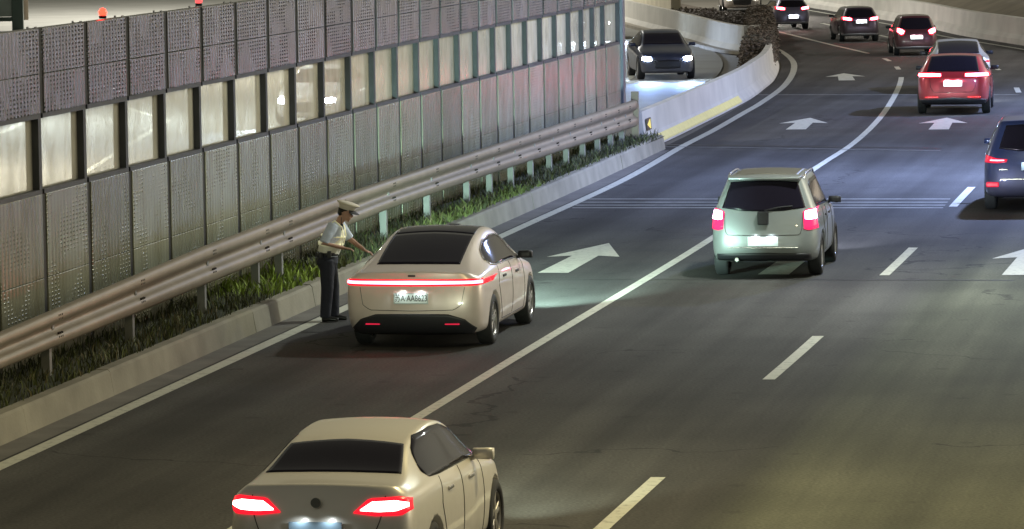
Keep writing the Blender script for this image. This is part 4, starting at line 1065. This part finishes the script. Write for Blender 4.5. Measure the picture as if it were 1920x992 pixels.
def hand(wr, d, side):
    d = d.normalized(); s_ = Vector((0, 1, 0)); s_ = (s_ - d * s_.dot(d)).normalized(); dn = d.cross(s_); dn = dn if dn.z < 0 else -dn
    t = [([wr, wr + d * .04, wr + d * .09], [(.030, .018), (.040, .016), (.038, .014)])]
    for k, (o_, ln) in enumerate(((-.030, .062), (-.010, .074), (.010, .070), (.030, .055))):
        b = wr + d * .085 + s_ * o_
        t.append(([b, b + d * ln * .5 + dn * .006, b + d * ln * .85 + dn * .028], [.0095, .0088, .007]))
    b = wr + d * .03 - s_ * side * .03
    t.append(([b, b + d * .035 - s_ * side * .022, b + d * .06 - s_ * side * .026 + dn * .012], [.012, .010, .008]))
    return t
tubes += hand(wrR, Vector((1, .15, -.2)), -1) + hand(wrL, Vector((1, -.1, -.45)), 1)
HR = R(24)
def hp_(x, y, z): return head + Matrix.Rotation(HR, 3, 'Y') @ Vector((x, y, z))
blobs = [(hp_(-.01, 0, .02), (.098, .076, .105), HR), (hp_(.03, 0, -.05), (.068, .058, .072), HR), (hp_(.098, 0, -.02), (.018, .013, .024), HR), (hp_(.085, 0, -.062), (.018, .026, .009), HR), (hp_(.07, 0, -.10), (.03, .03, .02), HR),
         (hp_(-.01, -.078, -.01), (.018, .010, .03), HR), (hp_(-.01, .078, -.01), (.018, .010, .03), HR), (hp_(.075, -.03, .018), (.016, .02, .008), HR), (hp_(.075, .03, .018), (.016, .02, .008), HR)]
organic('body', tubes, blobs, M_SKIN, man, .0065, 2)
for sy in (-.03, .03):
    bm = bmesh.new(); bmesh.ops.create_uvsphere(bm, u_segments=12, v_segments=8, radius=.011, matrix=Matrix.Translation(hp_(.083, sy, .002))); obj('eye', bm, M_DARK, man, True)
# hair under the cap
organic('hair', [], [(hp_(-.028, 0, .035), (.092, .082, .088), HR), (hp_(-.055, 0, -.03), (.05, .068, .05), HR)], mat('black_hair', (.012, .010, .010), .7), man, .008, 2)
# shirt, vest, trousers, shoes
organic('shirt', [([Vector((0, 0, .92)), Vector((.03, 0, 1.08)), chest, Vector((.125, 0, 1.40)), Vector((.155, 0, 1.44))], [(.165, .125), (.17, .14), (.19, .135), (.165, .10), (.075, .07)]),
                  ([shR + Vector((0, .03, .01)), shR.lerp(elR, .5), shR.lerp(elR, .95)], [.082, .072, .066]), ([shL + Vector((0, -.03, .01)), shL.lerp(elL, .5), shL.lerp(elL, .95)], [.082, .072, .066])], [], M_SHIRT, man, .01, 5)
M_VEST = mat('off_white_vest', (.82, .80, .70), .7, bump=(25, .4))
vt = organic('vest', [([Vector((.005, 0, .99)), Vector((.03, 0, 1.08)), chest, Vector((.12, 0, 1.375))], [(.178, .150), (.18, .152), (.165, .150), (.125, .118)])], [(Vector((.13, 0, 1.10)), (.07, .13, .09), 0)], M_VEST, man, .01, 5)
M_BAND = mat('reflective_band', (.85, .80, .50), .35, emit=(1, .95, .6), es=.12)  # slight glow of its own in place of light thrown back
def band(z, cx, rx, ry, hgt, name='reflective_band', m_=None, slope=.0):
    bm = bmesh.new(); n = 40; rr = []
    for dz, k in ((-hgt / 2, 1), (hgt / 2, 1), (hgt / 2, .93), (-hgt / 2, .93)):
        rr.append([bm.verts.new((cx + rx * k * math.cos(t), ry * k * math.sin(t), z + dz - slope * math.cos(t))) for t in [2 * math.pi * q / n for q in range(n)]])
    for a, b in zip(rr, rr[1:] + rr[:1]):
        for q in range(n): bm.faces.new((a[q], a[(q + 1) % n], b[(q + 1) % n], b[q]))
    return obj(name, bm, m_ or M_BAND, vt if m_ is None else man, True)
band(1.13, .042, .168, .192, .05, slope=.02); band(1.245, .078, .166, .182, .022, slope=.02)
for sy in (-1, 1):
    bm = bmesh.new(); tube(bm, [Vector((.20, sy * .10, 1.10)), Vector((.235, sy * .115, 1.25)), Vector((.215, sy * .115, 1.38)), Vector((.12, sy * .12, 1.475)), Vector((.03, sy * .115, 1.40)), Vector((-.04, sy * .11, 1.25))], (.022, .008), 8); obj('shoulder_band', bm, M_BAND, vt, True)
band(.985, .005, .150, .185, .045, 'belt', M_DARK)
organic('trousers', [([Vector((0, 0, .97)), Vector((-.01, 0, .86)), Vector((-.005, 0, .78))], [(.170, .135), (.185, .15), (.15, .12)])] + [([h_ + Vector((0, 0, .0)), k, Vector((a.x - .005, a.y, .06))], [.108, .086, .072]) for a, k, h_ in ankles], [], M_TROU, man, .01, 5)
for a, k, h_ in ankles:
    organic('shoe', [([a + Vector((-.05, 0, -.04)), a + Vector((.06, 0, -.035)), a + Vector((.17, 0, -.05))], [(.045, .042), (.048, .045), (.036, .028)])], [], mat('black_shoe', (.012, .012, .012), .35), man, .008, 2)
for x_, y_, sx_, sz_ in ((.05, -.20, .05, .10), (-.07, -.185, .045, .08), (-.14, .02, .05, .07)):
    bm = bmesh.new(); bbox(bm, x_ - sx_ / 2, x_ + sx_ / 2, y_ - .03, y_ + .03, .94, .94 + sz_, bev=.008); obj('belt_pouch', bm, M_DARK, man)
bm = bmesh.new(); bbox(bm, .19, .225, -.09, -.035, 1.33, 1.42, bev=.006); tube(bm, [(.205, -.08, 1.42), (.205, -.08, 1.52)], .005, 6); obj('radio', bm, M_DARK, man)
# peaked cap
cp = empty('cap', (0, 0, 0)); cp.parent = man
CM = Matrix.Translation(hp_(-.012, 0, .075)) @ Matrix.Rotation(HR * .75, 4, 'Y')
bm = bmesh.new()
lathe(bm, [(-.03, .104), (.012, .108), (.02, .112), (.05, .150), (.062, .152), (.075, .12), (.085, .05)], 36, 'Z', CM @ Matrix.Diagonal((1.05, .92, 1, 1))); obj('cap_crown', bm, mat('white_cap_cloth', (.62, .56, .47), .8), cp, True)
bm = bmesh.new(); lathe(bm, [(.052, .1535), (.061, .1545)], 36, 'Z', CM @ Matrix.Diagonal((1.05, .92, 1, 1))); obj('cap_piping', bm, mat('cream_piping', (.7, .62, .45), .6), cp, True)
bm = bmesh.new(); n = 14; top = []; bot = []
for q in range(n + 1):
    t = -1.15 + 2.3 * q / n
    for rr, lst, dz in ((.106, top, -.022), (.106 + .075 * math.cos(t) ** .8 if abs(t) < 1.5 else .106, bot, -.055)):
        lst.append(CM @ Vector((rr * math.cos(t) * 1.05, rr * math.sin(t) * .95, dz)))
for dz in (0, -.006):
    a = [bm.verts.new(v + Vector((0, 0, dz))) for v in top]; b = [bm.verts.new(v + Vector((0, 0, dz))) for v in bot]
    for q in range(n): bm.faces.new((a[q], a[q + 1], b[q + 1], b[q]))
obj('cap_visor', bm, M_DARK, cp, True)
# ------------------------------------------------------------------ street lamps (columns stand outside the frame on the outer verge)
def street_lamp(s, wv, watts, col, label, h=10.0, reach=2.6, side=-1, cone=160):
    r = empty('street_lamp', G(s, wv), -AH); tag(r, label, 'street lamp', 'street lamps along the carriageway')
    bm = bmesh.new(); tube(bm, [(0, 0, 0), (0, 0, h * .6), (0, 0, h - .6), (side * .6, 0, h - .05), (side * reach, 0, h + .15)], [.11, .085, .065, .05, .04], 12); obj('column', bm, M_GALV, r, True)
    bm = bmesh.new(); bbox(bm, *sorted((side * (reach - .1), side * (reach + .7))), -.14, .14, h + .1, h + .22, bev=.03); obj('lamp_head', bm, M_DARK, r)
    ld = bpy.data.lights.new('lamp_light', 'AREA'); ld.shape = 'RECTANGLE'; ld.size = .6; ld.size_y = .25; ld.energy = watts; ld.color = col; ld.spread = R(cone)
    link('lamp_light', ld, r, (side * (reach + .3), 0, h + .09))
WARM = (1, .84, .62); COOL = (.40, .53, 1)
street_lamp(-14, 13.5, LAMP_W * .20, (1, .84, .42), 'tall street lamp on the outer side nearest the camera')
street_lamp(10, 12.5, LAMP_W * .36, (.88, .95, .85), 'tall street lamp on the outer side abreast of the stopped car')
street_lamp(38, 14.5, LAMP_W * 1.8, COOL, 'tall street lamp on the outer side before the bend')
street_lamp(66, 19, LAMP_W * 2.1, COOL, 'tall street lamp on the outer side at the start of the bend')
street_lamp(96, 26, LAMP_W * 2.6, (.95, .9, .88), 'tall street lamp on the outer side far round the bend', reach=4)
street_lamp(-6, -17, LAMP_W * .16, WARM, 'tall street lamp beyond the opposite carriageway, nearest', side=1)
street_lamp(15, -18, LAMP_W * .8, WARM, 'tall street lamp beyond the opposite carriageway, abreast of the stopped car', side=1)
street_lamp(60, -22, LAMP_W * 1.5, (.8, .9, 1), 'tall street lamp beyond the opposite carriageway, before the bend', side=1)
street_lamp(38, -19.5, LAMP_W * 1.4, (1, .92, .8), 'tall street lamp beyond the opposite carriageway, behind the barrier middle', side=1)
street_lamp(85, -33, LAMP_W * 1.2, (1, .97, .88), 'tall street lamp beyond the opposite carriageway, farther along', side=1, reach=8)
street_lamp(150, -45, LAMP_W * 4.6, (1, .97, .88), 'tall street lamp beyond the opposite carriageway, farthest away', side=1, reach=10, h=26)
